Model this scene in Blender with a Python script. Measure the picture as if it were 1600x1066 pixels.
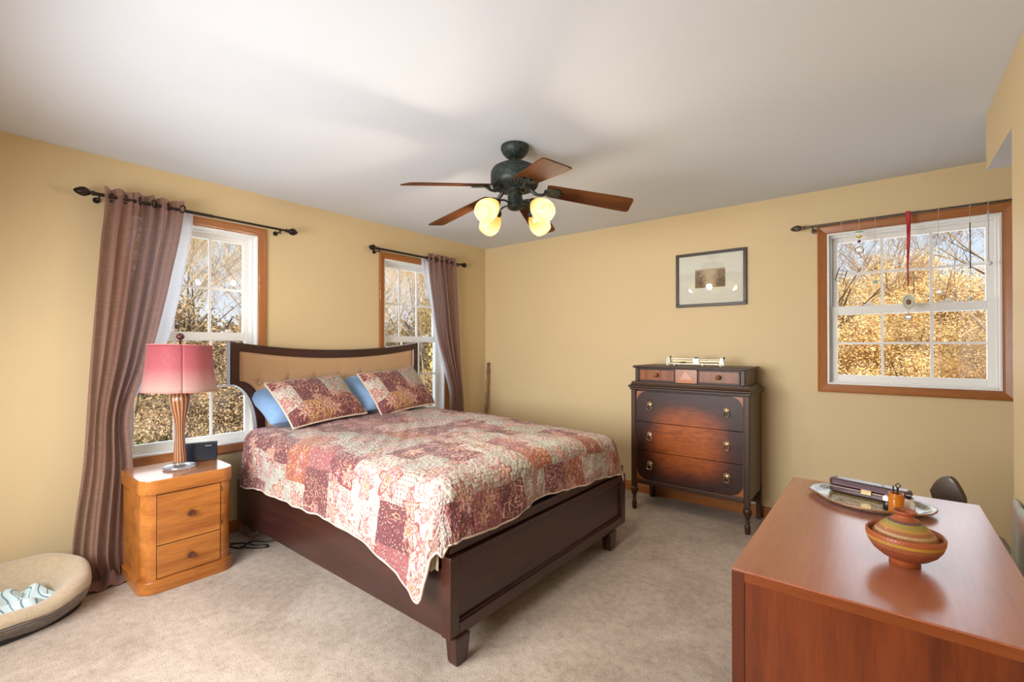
import bpy, bmesh, math, random
from math import sin, cos, pi, radians, sqrt, atan2, exp
from mathutils import Vector, Matrix
for o in list(bpy.data.objects): bpy.data.objects.remove(o)
SC = bpy.context.scene
COL = SC.collection
R = radians

# ------------------------------------------------------------------ camera
cd = bpy.data.cameras.new('camera'); cam = bpy.data.objects.new('camera', cd); COL.objects.link(cam)
FPX = 723.0; PITCH = R(.35); YAW = R(38.64)
cd.sensor_fit = 'HORIZONTAL'; cd.sensor_width = 36.0; cd.lens = 36.0 * FPX / 1600.0
cd.shift_y = (541 - FPX * math.tan(PITCH) - 533) / 1600.0
cd.clip_start = .02; cd.clip_end = 300
cam.location = (3.592, -3.995, 1.316)
cam.rotation_euler = (pi / 2 + PITCH, 0, YAW)
SC.camera = cam

# ------------------------------------------------------------------ world, sun, large lights, exposure
SC.view_settings.view_transform = 'Standard'; SC.view_settings.look = 'None'
SC.view_settings.gamma = 1.0; SC.view_settings.use_curve_mapping = False
SC.view_settings.exposure = 0.2
W = bpy.data.worlds.new('sky'); SC.world = W; W.use_nodes = True
wn = W.node_tree.nodes; wl = W.node_tree.links
tc = wn.new('ShaderNodeTexCoord'); sp = wn.new('ShaderNodeSeparateXYZ'); wl.new(tc.outputs['Generated'], sp.inputs[0])
cr = wn.new('ShaderNodeValToRGB'); wl.new(sp.outputs[2], cr.inputs[0])
cr.color_ramp.elements[0].position = 0.0; cr.color_ramp.elements[0].color = (.86, .90, .98, 1)
cr.color_ramp.elements[1].position = .75; cr.color_ramp.elements[1].color = (.35, .58, 1.0, 1)
wl.new(cr.outputs[0], wn['Background'].inputs[0]); wn['Background'].inputs[1].default_value = 1.0

def light(name, kind, loc, energy, color=(1, 1, 1), rot=(0, 0, 0), size=None, size_y=None, radius=None):
    d = bpy.data.lights.new(name, kind); d.energy = energy; d.color = color
    if kind == 'AREA':
        d.size = size
        if size_y: d.shape = 'RECTANGLE'; d.size_y = size_y
    if radius is not None and kind == 'POINT': d.shadow_soft_size = radius
    o = bpy.data.objects.new(name, d); COL.objects.link(o); o.location = loc; o.rotation_euler = rot
    return o
sun = light('sun', 'SUN', (8, -20, 20), 10.5, (1, .86, .66), (R(55), 0, R(28))); sun.data.angle = R(.6)
# daylight entering by each window, and an added area lamp behind the camera as soft fill
light('daylight_by_near_window', 'AREA', (-.30, -2.88, 1.40), 7, (.80, .88, 1), (0, R(-90), 0), 1.5, .8)
light('daylight_by_far_window', 'AREA', (-.30, -1.02, 1.40), 6, (.80, .88, 1), (0, R(-90), 0), 1.5, .8)
light('daylight_by_right_window', 'AREA', (3.72, .30, 1.60), 6, (.92, .93, 1), (R(-90), 0, 0), .9, 1.1)
light('fill_light_behind_camera', 'AREA', (1.8, -4.6, 1.25), 78, (.97, .98, 1), (R(78), 0, 0), 1.8, 1.0).data.spread = R(145)

# ------------------------------------------------------------------ object helpers
def prop(o, label=None, cat=None, group=None, kind=None):
    if label: o['label'] = label
    if cat: o['category'] = cat
    if group: o['group'] = group
    if kind: o['kind'] = kind
    return o
def thing(name, label, cat, loc=(0, 0, 0), rz=0, group=None):
    o = bpy.data.objects.new(name, None); COL.objects.link(o); o.empty_display_size = .05
    o.location = loc; o.rotation_euler = (0, 0, rz)
    return prop(o, label, cat, group)
def lerp(a, b, t): return a + (b - a) * t

class MB:
    def __init__(s): s.v = []; s.f = []; s.uv = None
    def add(s, vs, fs):
        n = len(s.v); s.v += [tuple(p) for p in vs]; s.f += [tuple(i + n for i in f) for f in fs]; return s
    def box(s, x0, x1, y0, y1, z0, z1, M=None):
        vs = [Vector((x, y, z)) for z in (z0, z1) for y in (y0, y1) for x in (x0, x1)]
        if M: vs = [M @ p for p in vs]
        return s.add(vs, [(0, 2, 3, 1), (4, 5, 7, 6), (0, 1, 5, 4), (2, 6, 7, 3), (0, 4, 6, 2), (1, 3, 7, 5)])
    def lathe(s, prof, n=32, c=(0, 0, 0), M=None, rfun=None):
        vs = []; m = len(prof)
        for i in range(n):
            a = 2 * pi * i / n
            for j, (r, z) in enumerate(prof):
                rr = rfun(r, z, a) if rfun else r
                p = Vector((rr * cos(a), rr * sin(a), z))
                if M: p = M @ p
                vs.append(p + Vector(c))
        fs = []
        for i in range(n):
            k = (i + 1) % n
            for j in range(m - 1):
                fs.append((i * m + j, k * m + j, k * m + j + 1, i * m + j + 1))
        if prof[0][0] > 1e-5: fs.append(tuple(i * m for i in range(n))[::-1])
        if prof[-1][0] > 1e-5: fs.append(tuple(i * m + m - 1 for i in range(n)))
        return s.add(vs, fs)
    def shell(s, prof, n=32, c=(0, 0, 0), M=None, rfun=None):      # open lathe (no caps)
        k = len(s.f); s.lathe(prof, n, c, M, rfun)
        s.f = [f for f in s.f if not (len(f) == n and n > 4)]
        return s
    def tube(s, pts, r, n=8, caps=True):
        pts = [Vector(p) for p in pts]; m = len(pts)
        rad = r if isinstance(r, (list, tuple)) else [r] * m
        vs = []; prev = None
        for i, p in enumerate(pts):
            t = (pts[min(i + 1, m - 1)] - pts[max(i - 1, 0)])
            if t.length < 1e-9: t = Vector((0, 0, 1))
            t.normalize()
            if prev is None:
                a = Vector((0, 0, 1)) if abs(t.z) < .9 else Vector((1, 0, 0))
                u = t.cross(a).normalized()
            else:
                u = prev - t * prev.dot(t)
                u = u.normalized() if u.length > 1e-6 else t.orthogonal().normalized()
            prev = u; w = t.cross(u)
            for k in range(n):
                a = 2 * pi * k / n
                vs.append(p + (u * cos(a) + w * sin(a)) * rad[i])
        fs = []
        for i in range(m - 1):
            for k in range(n):
                q = (k + 1) % n
                fs.append((i * n + k, i * n + q, (i + 1) * n + q, (i + 1) * n + k))
        if caps: fs.append(tuple(range(n))[::-1]); fs.append(tuple((m - 1) * n + k for k in range(n)))
        return s.add(vs, fs)
    def prism(s, pts, h0, h1, M=None):       # outline in xy, extruded z h0..h1, M maps to place
        n = len(pts)
        vs = [Vector((x, y, h0)) for x, y in pts] + [Vector((x, y, h1)) for x, y in pts]
        if M: vs = [M @ p for p in vs]
        fs = [tuple(range(n))[::-1], tuple(range(n, 2 * n))] + [(i, (i + 1) % n, n + (i + 1) % n, n + i) for i in range(n)]
        return s.add(vs, fs)
    def grid(s, fn, nu, nv, uvf=None):
        n = len(s.v); vs = []; uvs = []
        for i in range(nu + 1):
            for j in range(nv + 1):
                a, b = i / nu, j / nv
                vs.append(fn(a, b)); uvs.append(uvf(a, b) if uvf else (a, b))
        fs = [(i * (nv + 1) + j, (i + 1) * (nv + 1) + j, (i + 1) * (nv + 1) + j + 1, i * (nv + 1) + j + 1) for i in range(nu) for j in range(nv)]
        s.add(vs, fs)
        if s.uv is None: s.uv = {}
        for k, u in enumerate(uvs): s.uv[n + k] = u
        return s
    def sphere(s, c, r, n=16, m=10, sc=(1, 1, 1), M=None):
        prof = [(max(r * sin(pi * j / m), 1e-6 if j in (0, m) else 0), -r * cos(pi * j / m)) for j in range(m + 1)]
        k = len(s.v); s.lathe(prof, n)
        for i in range(k, len(s.v)):
            p = Vector(s.v[i]); p = Vector((p.x * sc[0], p.y * sc[1], p.z * sc[2]))
            if M: p = M @ p
            s.v[i] = tuple(p + Vector(c))
        return s
    def build(s, name, mat, parent=None, smooth=False, bevel=0, solid=0, sub=0, label=None, angle=40, kind=None, loc=None):
        me = bpy.data.meshes.new(name); me.from_pydata(s.v, [], s.f)
        bm = bmesh.new(); bm.from_mesh(me)
        if len(s.f) < 60000 and s.uv is None: bmesh.ops.recalc_face_normals(bm, faces=bm.faces)
        bm.to_mesh(me); bm.free()
        if s.uv:
            ul = me.uv_layers.new(name='UVMap')
            for lp in me.loops: ul.data[lp.index].uv = s.uv.get(lp.vertex_index, (0, 0))
        for p in me.polygons: p.use_smooth = bool(smooth)
        for mm in (mat if isinstance(mat, (list, tuple)) else [mat]): me.materials.append(mm)
        o = bpy.data.objects.new(name, me); COL.objects.link(o)
        if parent is not None: o.parent = parent
        if loc: o.location = loc
        if solid:
            m = o.modifiers.new('solid', 'SOLIDIFY'); m.thickness = solid; m.offset = 0
        if bevel:
            m = o.modifiers.new('bevel', 'BEVEL'); m.width = bevel; m.segments = 2; m.limit_method = 'ANGLE'; m.angle_limit = R(35)
        if sub:
            m = o.modifiers.new('sub', 'SUBSURF'); m.levels = sub; m.render_levels = sub
        if smooth and smooth != 'all':
            m = o.modifiers.new('wn', 'EDGE_SPLIT'); m.split_angle = R(angle)
        if label: o['label'] = label
        if kind: o['kind'] = kind
        return o
def copy_tree(o, parent=None):
    c = o.copy(); COL.objects.link(c); c.parent = parent
    for ch in [k for k in bpy.data.objects if k.parent == o]: copy_tree(ch, c)
    return c
def circ(n, r, cx=0, cy=0, a0=0): return [(cx + r * cos(a0 + 2 * pi * i / n), cy + r * sin(a0 + 2 * pi * i / n)) for i in range(n)]
def rrect(x0, x1, y0, y1, r, n=6):
    P = []
    for (cx, cy, a) in ((x1 - r, y1 - r, 0), (x0 + r, y1 - r, 90), (x0 + r, y0 + r, 180), (x1 - r, y0 + r, 270)):
        for i in range(n + 1):
            t = R(a + 90 * i / n); P.append((cx + r * cos(t), cy + r * sin(t)))
    return P
def catmull(P, n=8):
    P = [Vector(p) for p in P]; out = []
    for i in range(len(P) - 1):
        p0, p1, p2, p3 = P[max(i - 1, 0)], P[i], P[i + 1], P[min(i + 2, len(P) - 1)]
        for k in range(n):
            t = k / n
            out.append(.5 * ((2 * p1) + (p2 - p0) * t + (2 * p0 - 5 * p1 + 4 * p2 - p3) * t * t + (3 * p1 - p0 - 3 * p2 + p3) * t ** 3))
    out.append(P[-1]); return out
def interp(tab, x):
    n = len(tab)
    if x <= tab[0][0]: return tab[0][1]
    for i in range(n - 1):
        (a, va), (b, vb) = tab[i], tab[i + 1]
        if x <= b:
            h = b - a; t = (x - a) / h
            ma = (vb - tab[i - 1][1]) / (b - tab[i - 1][0]) if i > 0 else 0
            mb_ = (tab[i + 2][1] - va) / (tab[i + 2][0] - a) if i + 2 < n else 0
            if n == 2: return lerp(va, vb, t * t * (3 - 2 * t))
            return (2 * t ** 3 - 3 * t * t + 1) * va + (t ** 3 - 2 * t * t + t) * h * ma + (3 * t * t - 2 * t ** 3) * vb + (t ** 3 - t * t) * h * mb_
    return tab[-1][1]

# ------------------------------------------------------------------ material helpers
class NT:
    def __init__(s, name):
        s.m = bpy.data.materials.new(name); s.m.use_nodes = True; s.t = s.m.node_tree
        s.b = s.t.nodes['Principled BSDF']; s.out = s.t.nodes['Material Output']
    def set(s, inp, v):
        if isinstance(v, bpy.types.NodeSocket): s.t.links.new(v, inp)
        else:
            if isinstance(v, (tuple, list)) and len(v) == 3 and inp.type == 'RGBA': v = (*v, 1)
            inp.default_value = v
    def n(s, typ, ins=None, **at):
        nd = s.t.nodes.new('ShaderNode' + typ)
        for k, v in at.items(): setattr(nd, k, v)
        for k, v in (ins or {}).items(): s.set(nd.inputs[k], v)
        return nd
    def math(s, op, a, b=0, c=None, clamp=False):
        nd = s.n('Math', {0: a, 1: b} if c is None else {0: a, 1: b, 2: c}, operation=op, use_clamp=clamp); return nd.outputs[0]
    def vmath(s, op, a, b=(0, 0, 0), out=0): return s.n('VectorMath', {0: a, 1: b}, operation=op).outputs[out]
    def coord(s, kind='Object'): return s.n('TexCoord').outputs[kind]
    def map(s, v, scale=(1, 1, 1), loc=(0, 0, 0), rot=(0, 0, 0)):
        return s.n('Mapping', {0: v, 'Location': loc, 'Rotation': rot, 'Scale': scale}).outputs[0]
    def noise(s, v, scale=5, detail=3, rough=.5, dist=0, out=0):
        return s.n('TexNoise', {'Vector': v, 'Scale': scale, 'Detail': detail, 'Roughness': rough, 'Distortion': dist}).outputs[out]
    def ramp(s, f, stops, interp='LINEAR'):
        nd = s.n('ValToRGB', {0: f}); cr = nd.color_ramp; cr.interpolation = interp
        while len(cr.elements) < len(stops): cr.elements.new(.5)
        for e, (p, c) in zip(cr.elements, stops): e.position = p; e.color = (*c, 1) if len(c) == 3 else c
        return nd.outputs[0]
    def mix(s, f, a, b, blend='MIX'):
        nd = s.n('Mix', data_type='RGBA', blend_type=blend); s.set(nd.inputs[0], f); s.set(nd.inputs[6], a); s.set(nd.inputs[7], b); return nd.outputs[2]
    def step(s, a, lo, hi):
        nd = s.n('MapRange', {0: a, 1: lo, 2: hi, 3: 0, 4: 1}); nd.clamp = True; return nd.outputs[0]
    def bump(s, h, strength=.3, dist=.01):
        s.set(s.b.inputs['Normal'], s.n('Bump', {'Height': h, 'Strength': strength, 'Distance': dist}).outputs[0])
    def p(s, **k):
        for a, v in k.items(): s.set(s.b.inputs[a.replace('_', ' ')], v)
        return s
def plain(name, col, rough=.5, metal=0, coat=0, spec=.5, sheen=0, noise=0, nscale=30, bump=0, bscale=80):
    t = NT(name); t.p(Roughness=rough, Metallic=metal); t.b.inputs['Coat Weight'].default_value = coat
    t.b.inputs['Specular IOR Level'].default_value = spec; t.b.inputs['Sheen Weight'].default_value = sheen
    c = col
    v = t.coord()
    if noise:
        f = t.noise(v, nscale, 3)
        c = t.mix(f, tuple(max(0, x * (1 - noise)) for x in col), tuple(x * (1 + noise) for x in col))
    t.set(t.b.inputs['Base Color'], c)
    if bump: t.bump(t.noise(v, bscale, 3), bump, .004)
    return t.m
def wood(name, c0, c1, axis='z', scale=1.0, rough=.35, coat=.3, fine=60, figure=.0, spec=.5, coatr=.15):
    t = NT(name); v = t.coord()
    st = {'x': (.08, 1, 1), 'y': (1, .08, 1), 'z': (1, 1, .08)}[axis]
    big = t.noise(t.map(v, tuple(s * 9 * scale for s in st)), 1, 4, .6, .6)
    fin = t.noise(t.map(v, tuple(s * fine * 2 * scale for s in st)), 1, 3, .6, .2)
    f = t.math('ADD', t.math('MULTIPLY', big, .65), t.math('MULTIPLY', fin, .35))
    if figure:
        cross = {'x': (2, 14, 14), 'y': (14, 2, 14), 'z': (14, 14, 2)}[axis]
        fg = t.noise(t.map(v, tuple(14 * scale if s == 14 else 30 * scale for s in cross)), 1, 2)
        f = t.math('ADD', t.math('MULTIPLY', f, 1 - figure), t.math('MULTIPLY', fg, figure))
    c = t.ramp(f, [(.32, c0), (.62, c1)])
    t.p(Base_Color=c, Roughness=rough); t.b.inputs['Coat Weight'].default_value = coat; t.b.inputs['Coat Roughness'].default_value = coatr
    t.b.inputs['Specular IOR Level'].default_value = spec
    t.bump(fin, .06, .002)
    return t.m

# --- setting materials
def wall_mat():
    t = NT('yellow_wall_paint'); v = t.coord()
    f = t.noise(v, 1.3, 3)
    t.p(Base_Color=t.mix(f, (.625, .485, .275), (.665, .520, .295)), Roughness=.55)
    t.b.inputs['Specular IOR Level'].default_value = .35
    t.bump(t.noise(v, 120, 3), .08, .002); return t.m
M_WALL = wall_mat()
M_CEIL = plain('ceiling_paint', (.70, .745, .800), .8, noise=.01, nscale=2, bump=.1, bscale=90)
def carpet_mat():
    t = NT('beige_carpet'); v = t.coord()
    big = t.noise(v, 2.6, 5, .62, .6); med = t.noise(v, 26, 4, .7); fin = t.noise(v, 150, 3, .8); fin2 = t.noise(v, 420, 2, .7)
    c = t.ramp(big, [(.36, (.400, .312, .240)), (.60, (.520, .425, .345))])
    k = t.math('ADD', t.math('MULTIPLY', med, .30), t.math('ADD', t.math('MULTIPLY', fin, .45), t.math('MULTIPLY', fin2, .25)))
    c = t.mix(1, c, t.ramp(k, [(.38, (.55, .52, .49)), (.50, (1, 1, 1)), (.62, (1.30, 1.30, 1.30))]), 'MULTIPLY')
    t.p(Base_Color=c, Roughness=.95); t.b.inputs['Sheen Weight'].default_value = .15
    t.b.inputs['Specular IOR Level'].default_value = .1
    t.bump(k, .8, .015); return t.m
M_CARPET = carpet_mat()
M_OAK_V = wood('oak_casing_upright', (.245, .075, .014), (.41, .145, .03), 'z', 1.2, .35, .4)
M_OAK_Y = wood('oak_casing_along_left_wall', (.245, .075, .014), (.41, .145, .03), 'y', 1.2, .35, .4)
M_OAK_X = wood('oak_casing_along_back_wall', (.245, .075, .014), (.41, .145, .03), 'x', 1.2, .35, .4)
M_WHITE = plain('white_vinyl', (.80, .79, .75), .35, noise=.02)
def glass_mat():
    t = NT('window_glass')
    bf = t.n('NewGeometry').outputs['Backfacing']
    fr = t.n('Fresnel', {'IOR': t.math('SUBTRACT', 1.5, t.math('MULTIPLY', bf, 1.5 - 1 / 1.5))}).outputs[0]
    tr = t.n('BsdfTransparent', {'Color': (.96, .98, .97)}).outputs[0]; gl = t.n('BsdfGlossy', {'Roughness': .01}).outputs[0]
    mx = t.n('MixShader', {0: fr, 1: tr, 2: gl}).outputs[0]; t.set(t.out.inputs[0], mx); return t.m
M_GLASS = glass_mat()

# ------------------------------------------------------------------ room shell
H = 2.44; T = .16
XR = 3.99; YS = -1.375; XA = 4.95; YF = -4.75
def struct(name, mb, mat, **k):
    return mb.build(name, mat, kind='structure', **k)
struct('floor', MB().box(-T, XA + T, YF - T, T, -.12, 0), M_CARPET)
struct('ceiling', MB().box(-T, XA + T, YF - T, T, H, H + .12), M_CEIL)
WIN1 = (-3.317, -2.447); WIN2 = (-1.453, -.583); WIN3 = (3.230, 4.212)
CW = .056
def wall_with_holes(name, fixed, length0, length1, holes, ax):
    mb = MB()
    def bx(a0, a1, z0, z1):
        if ax == 'y': mb.box(-T, 0, a0, a1, z0, z1)
        else: mb.box(a0, a1, 0, T, z0, z1)
    cur = length0
    for (a0, a1, z0, z1) in holes:
        bx(cur, a0, 0, H); bx(a0, a1, 0, z0); bx(a0, a1, z1, H); cur = a1
    bx(cur, length1, 0, H)
    return struct(name, mb, M_WALL)
Z0, Z1 = .626, 2.127
wall_with_holes('wall_left', 0, YF, T, [(WIN1[0] + CW, WIN1[1] - CW, Z0, Z1), (WIN2[0] + CW, WIN2[1] - CW, Z0, Z1)], 'y')
wall_with_holes('wall_back', 0, 0, XA + T, [(WIN3[0] + CW, WIN3[1] - CW, 1.046, 2.117)], 'x')
struct('wall_right', MB().box(XR, XR + .12, YF, YS, 0, H), M_WALL)
struct('wall_alcove', MB().box(XA, XA + T, YF, 0, 0, H), M_WALL)
struct('wall_front', MB().box(0, XR, YF - T, YF, 0, H), M_WALL)
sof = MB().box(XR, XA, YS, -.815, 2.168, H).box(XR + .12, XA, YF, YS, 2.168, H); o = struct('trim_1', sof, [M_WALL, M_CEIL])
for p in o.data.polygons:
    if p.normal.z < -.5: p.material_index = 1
# baseboards
BH, BT = .085, .014
def bb_prof(L0, L1, M):
    return MB().prism([(0, 0), (BT, 0), (BT, BH * .72), (BT * .75, BH * .8), (BT * .7, BH * .95), (BT * .4, BH), (0, BH)], L0, L1, M)
Mleft = Matrix(((1, 0, 0, 0), (0, 0, 1, 0), (0, 1, 0, 0), (0, 0, 0, 1)))
Mback = Matrix(((0, 0, 1, 0), (-1, 0, 0, 0), (0, 1, 0, 0), (0, 0, 0, 1)))
struct('baseboard_left', bb_prof(YF, -BT, Mleft), M_OAK_Y)
struct('baseboard_back', bb_prof(0, XA, Mback), M_OAK_X)

# ------------------------------------------------------------------ windows
def window(name, along, a0, a1, z0, z1, zrail, ncol, zmu, zml):
    """along 'y' = left wall (outside is -x); 'x' = back wall (outside is +y). a0..a1, z0..z1 = outer casing."""
    if along == 'y': M = Matrix(((0, -1, 0, 0), (1, 0, 0, 0), (0, 0, 1, 0), (0, 0, 0, 1)))   # local x->y, local y(out)->-x
    else: M = Matrix.Identity(4)
    root = bpy.data.objects.new(name, None); COL.objects.link(root); root['kind'] = 'structure'
    root.empty_display_size = .05
    def B(mb, x0, x1, y0, y1, zz0, zz1): mb.box(x0, x1, y0, y1, zz0, zz1, M)
    # casing, mitred, moulded
    oak = M_OAK_Y if along == 'y' else M_OAK_X
    def cas(P0, P1, Q0, Q1, nm, mat):      # outer edge P0-P1, inner edge Q0-Q1
        mb = MB(); prof = [(0, .0), (0, -.017), (.12, -.02), (.3, -.017), (.55, -.014), (.8, -.011), (.93, -.010), (1, -.006), (1, .0)]
        n = len(prof); vs = []
        for (P, Q) in ((P0, Q0), (P1, Q1)):
            for (t, d) in prof: vs.append(M @ Vector((lerp(P[0], Q[0], t), d, lerp(P[1], Q[1], t))))
        fs = [(i, i + 1, n + i + 1, n + i) for i in range(n - 1)] + [tuple(range(n)), tuple(range(n, 2 * n))[::-1]]
        mb.add(vs, fs).build(nm, mat, root)
    i0, i1, j0, j1 = a0 + CW, a1 - CW, z0 + CW, z1 - CW
    cas((a0, z0), (a0, z1), (i0, j0), (i0, j1), 'casing', M_OAK_V); cas((a1, z0), (a1, z1), (i1, j0), (i1, j1), 'casing', M_OAK_V)
    cas((a0, z1), (a1, z1), (i0, j1), (i1, j1), 'casing', oak); cas((a0, z0), (a1, z0), (i0, j0), (i1, j0), 'casing', oak)
    f = MB(); w = .012
    def ring(mb, x0, x1, zz0, zz1, wd, y0, y1, wt=None, wb=None):
        wt = wt or wd; wb = wb or wd
        B(mb, x0, x0 + wd, y0, y1, zz0, zz1); B(mb, x1 - wd, x1, y0, y1, zz0, zz1)
        B(mb, x0 + wd, x1 - wd, y0, y1, zz1 - wt, zz1); B(mb, x0 + wd, x1 - wd, y0, y1, zz0, zz0 + wb)
    ring(f, i0, i1, j0, j1, w, -.004, T + .01)
    ring(f, i0 + w, i1 - w, j0 + w, j1 - w, .010, .055, T)
    f.build('frame', M_WHITE, root, bevel=.002)
    s0, s1 = i0 + w + .004, i1 - w - .004
    # upper sash (deeper) and lower sash
    SW = .040
    for (nm, y0, y1, b0, b1, zm) in (('upper_sash', .112, .142, zrail - .03, j1 - w, zmu), ('lower_sash', .075, .105, j0 + w, zrail + .028, zml)):
        mb = MB(); ring(mb, s0, s1, b0, b1, SW, y0, y1, wt=.045 if nm[0] == 'u' else .055, wb=.055 if nm[0] == 'u' else .052)
        so = mb.build(nm, M_WHITE, root, bevel=.003)
        g0, g1 = s0 + SW, s1 - SW; h0 = b0 + (.055 if nm[0] == 'u' else .052); h1 = b1 - (.045 if nm[0] == 'u' else .055)
        gb = MB(); ym = (y0 + y1) / 2; B(gb, g0, g1, ym - .0015, ym + .0015, h0, h1); gb.build('glass', M_GLASS, so)
        mu = MB(); bw = .008
        for k in range(1, ncol): xx = lerp(g0, g1, k / ncol); B(mu, xx - bw, xx + bw, ym - .006, ym + .006, h0, h1)
        B(mu, g0, g1, ym - .0055, ym + .0055, zm - bw, zm + bw)
        mu.build('muntin', M_WHITE, so)
    lk = MB(); xm = (a0 + a1) / 2
    for dx in (-.2, .2): B(lk, xm + dx - .03, xm + dx + .03, .07, .1, zrail + .028, zrail + .036); B(lk, xm + dx - .008, xm + dx + .022, .062, .078, zrail + .036, zrail + .05)
    lk.build('sash_lock', M_WHITE, root, bevel=.002)
    return root
window('window_1', 'y', WIN1[0], WIN1[1], .57, 2.183, 1.385, 3, 1.725, 1.030)
window('window_2', 'y', WIN2[0], WIN2[1], .57, 2.183, 1.385, 3, 1.725, 1.030)
window('window_3', 'x', WIN3[0], WIN3[1], .99, 2.175, 1.572, 3, 1.835, 1.336)

# ================================================================== BED
M_MAHOG = wood('dark_mahogany', (.018, .0045, .003), (.056, .0135, .0075), 'y', .9, .32, .35, coatr=.2)
M_MAHOGX = wood('dark_mahogany_rail', (.018, .0065, .0055), (.050, .016, .012), 'x', .9, .32, .35, coatr=.2)
M_MAHOGV = wood('dark_mahogany_upright', (.020, .007, .006), (.055, .017, .012), 'z', .9, .32, .35, coatr=.2)
def upholstery():
    t = NT('tan_upholstery'); v = t.coord()
    f = t.noise(t.map(v, (60, 260, 30)), 1, 3); g = t.noise(v, 500, 2)
    t.p(Base_Color=t.mix(f, (.40, .235, .115), (.52, .32, .165)), Roughness=.75); t.b.inputs['Sheen Weight'].default_value = .3
    t.bump(t.math('ADD', f, g), .25, .002); return t.m
M_UPH = upholstery()
bed = thing('bed', 'dark mahogany queen bed with a tan button-tufted headboard', 'bed', (0, 0, 0))
BY0, BY1 = -2.715, -1.10; BC = (BY0 + BY1) / 2; HW = (BY1 - BY0) / 2 + .012
HX = .105
def head_half(inset=0):      # right half outline (y offset>=0 from centre, z), top centre -> bottom
    w = HW - inset; P = []
    for i in range(13):
        t = i / 12; P.append((w * t, 1.286 - inset + .062 * t ** 2.1 - (.006 * inset / .06 if inset else 0)))
    zc = 1.052 + inset * .35
    P.append((w, zc))
    # concave quarter sweep inward
    for i in range(1, 11):
        a = R(90 * i / 10)
        P.append((w - (.175) * sin(a) * 1.0, zc - .34 * (1 - cos(a)) * 1.0))
    P.append((w - .178, .62))
    return P
def full(h): return [(-y, z) for y, z in h[::-1]][:-1] + h
Mhead = Matrix(((0, 0, 1, 0), (1, 0, 0, BC), (0, 1, 0, 0), (0, 0, 0, 1)))
ho = full(head_half()); hi = full(head_half(.062))
mb = MB(); n = len(ho)
def bevring(mb, ho, hi, x0, x1):
    n = len(ho); vs = []
    rows = [(ho, x0), (ho, x1 - .006)]
    mid = [(lerp(a[0], b[0], .08), lerp(a[1], b[1], .08)) for a, b in zip(ho, hi)]
    mid2 = [(lerp(a[0], b[0], .88), lerp(a[1], b[1], .88)) for a, b in zip(ho, hi)]
    rows += [(mid, x1), (mid2, x1), (hi, x1 - .008), (hi, x0)]
    for pts, x in rows: vs += [Mhead @ Vector((p[0], p[1], x)) for p in pts]
    m = len(rows); fs = []
    for r in range(m):
        q = (r + 1) % m
        for i in range(n - 1): fs.append((r * n + i, r * n + i + 1, q * n + i + 1, q * n + i))
    fs.append(tuple(r * n for r in range(m))); fs.append(tuple(r * n + n - 1 for r in range(m))[::-1])
    mb.add(vs, fs)
bevring(mb, ho, hi, HX - .055, HX + .012)
# legs / lower posts of the headboard
for s in (-1, 1): mb.box(HX - .05, HX + .006, BC + s * (HW - .178) - .035, BC + s * (HW - .178) + .035, 0, .64)
mb.build('headboard_frame', M_MAHOG, bed)
# upholstered panel with tufts
hb = MB(); NU, NV = 120, 44
up = head_half(.060)
def panel_x(y):
    return y
def zt(yo): return 1.226 + .062 * (abs(yo) / (HW)) ** 2.1
def halfw(z):
    w = HW - .060; zc = 1.052 + .021
    if z >= zc: return w
    c = max(-1, min(1, 1 - (zc - z) / .34)); return w - .175 * sin(math.acos(c)) if c > 0 else w - .178
tufts = [(BC + dy, 1.055) for dy in (-.62, -.413, -.206, 0, .206, .413, .62)] + [(BC + dy, .86) for dy in (-.515, -.31, -.103, .103, .31, .515)]
def hp(a, b):
    z0 = .62; yo = (a * 2 - 1)
    z = lerp(z0, zt(yo * HW), b); w = halfw(z); y = BC + yo * w
    d = min(1, min((1 - abs(yo)) * w / .03, (zt(yo * HW) - z) / .03)); x = HX - .014 + .020 * sqrt(max(0, d)) + .004
    for ty, tz in tufts:
        r2 = (y - ty) ** 2 + (z - tz) ** 2; x -= .020 * exp(-r2 / (2 * .022 ** 2)) + .008 * exp(-((y - ty) ** 2) / (2 * .008 ** 2) - ((z - tz) ** 2) / (2 * .05 ** 2))
    return Vector((x, y, z))
hb.grid(hp, NU, NV); ho_ = hb.build('headboard_upholstery', M_UPH, bed, smooth='all')
pi_ = MB()
rim = [Mhead @ Vector((p[0], p[1], HX + .004)) for p in full(head_half(.064))]
pi_.tube(rim, .0045, 8).build('piping', M_UPH, bed, smooth='all')
for ty, tz in tufts[:7]:
    MB().sphere((HX + .003, ty, tz), .013, 14, 8, (.55, 1, 1)).build('tuft_button', M_UPH, ho_, smooth='all')
# side rails
for s, y in ((0, -2.655), (1, -1.078)):
    MB().box(.10, 2.172, y - (.022 if s == 0 else 0) + .0, y + (.0 if s == 0 else .022), .118, .395).build('side_rail', M_MAHOGX, bed, bevel=.004)
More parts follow.
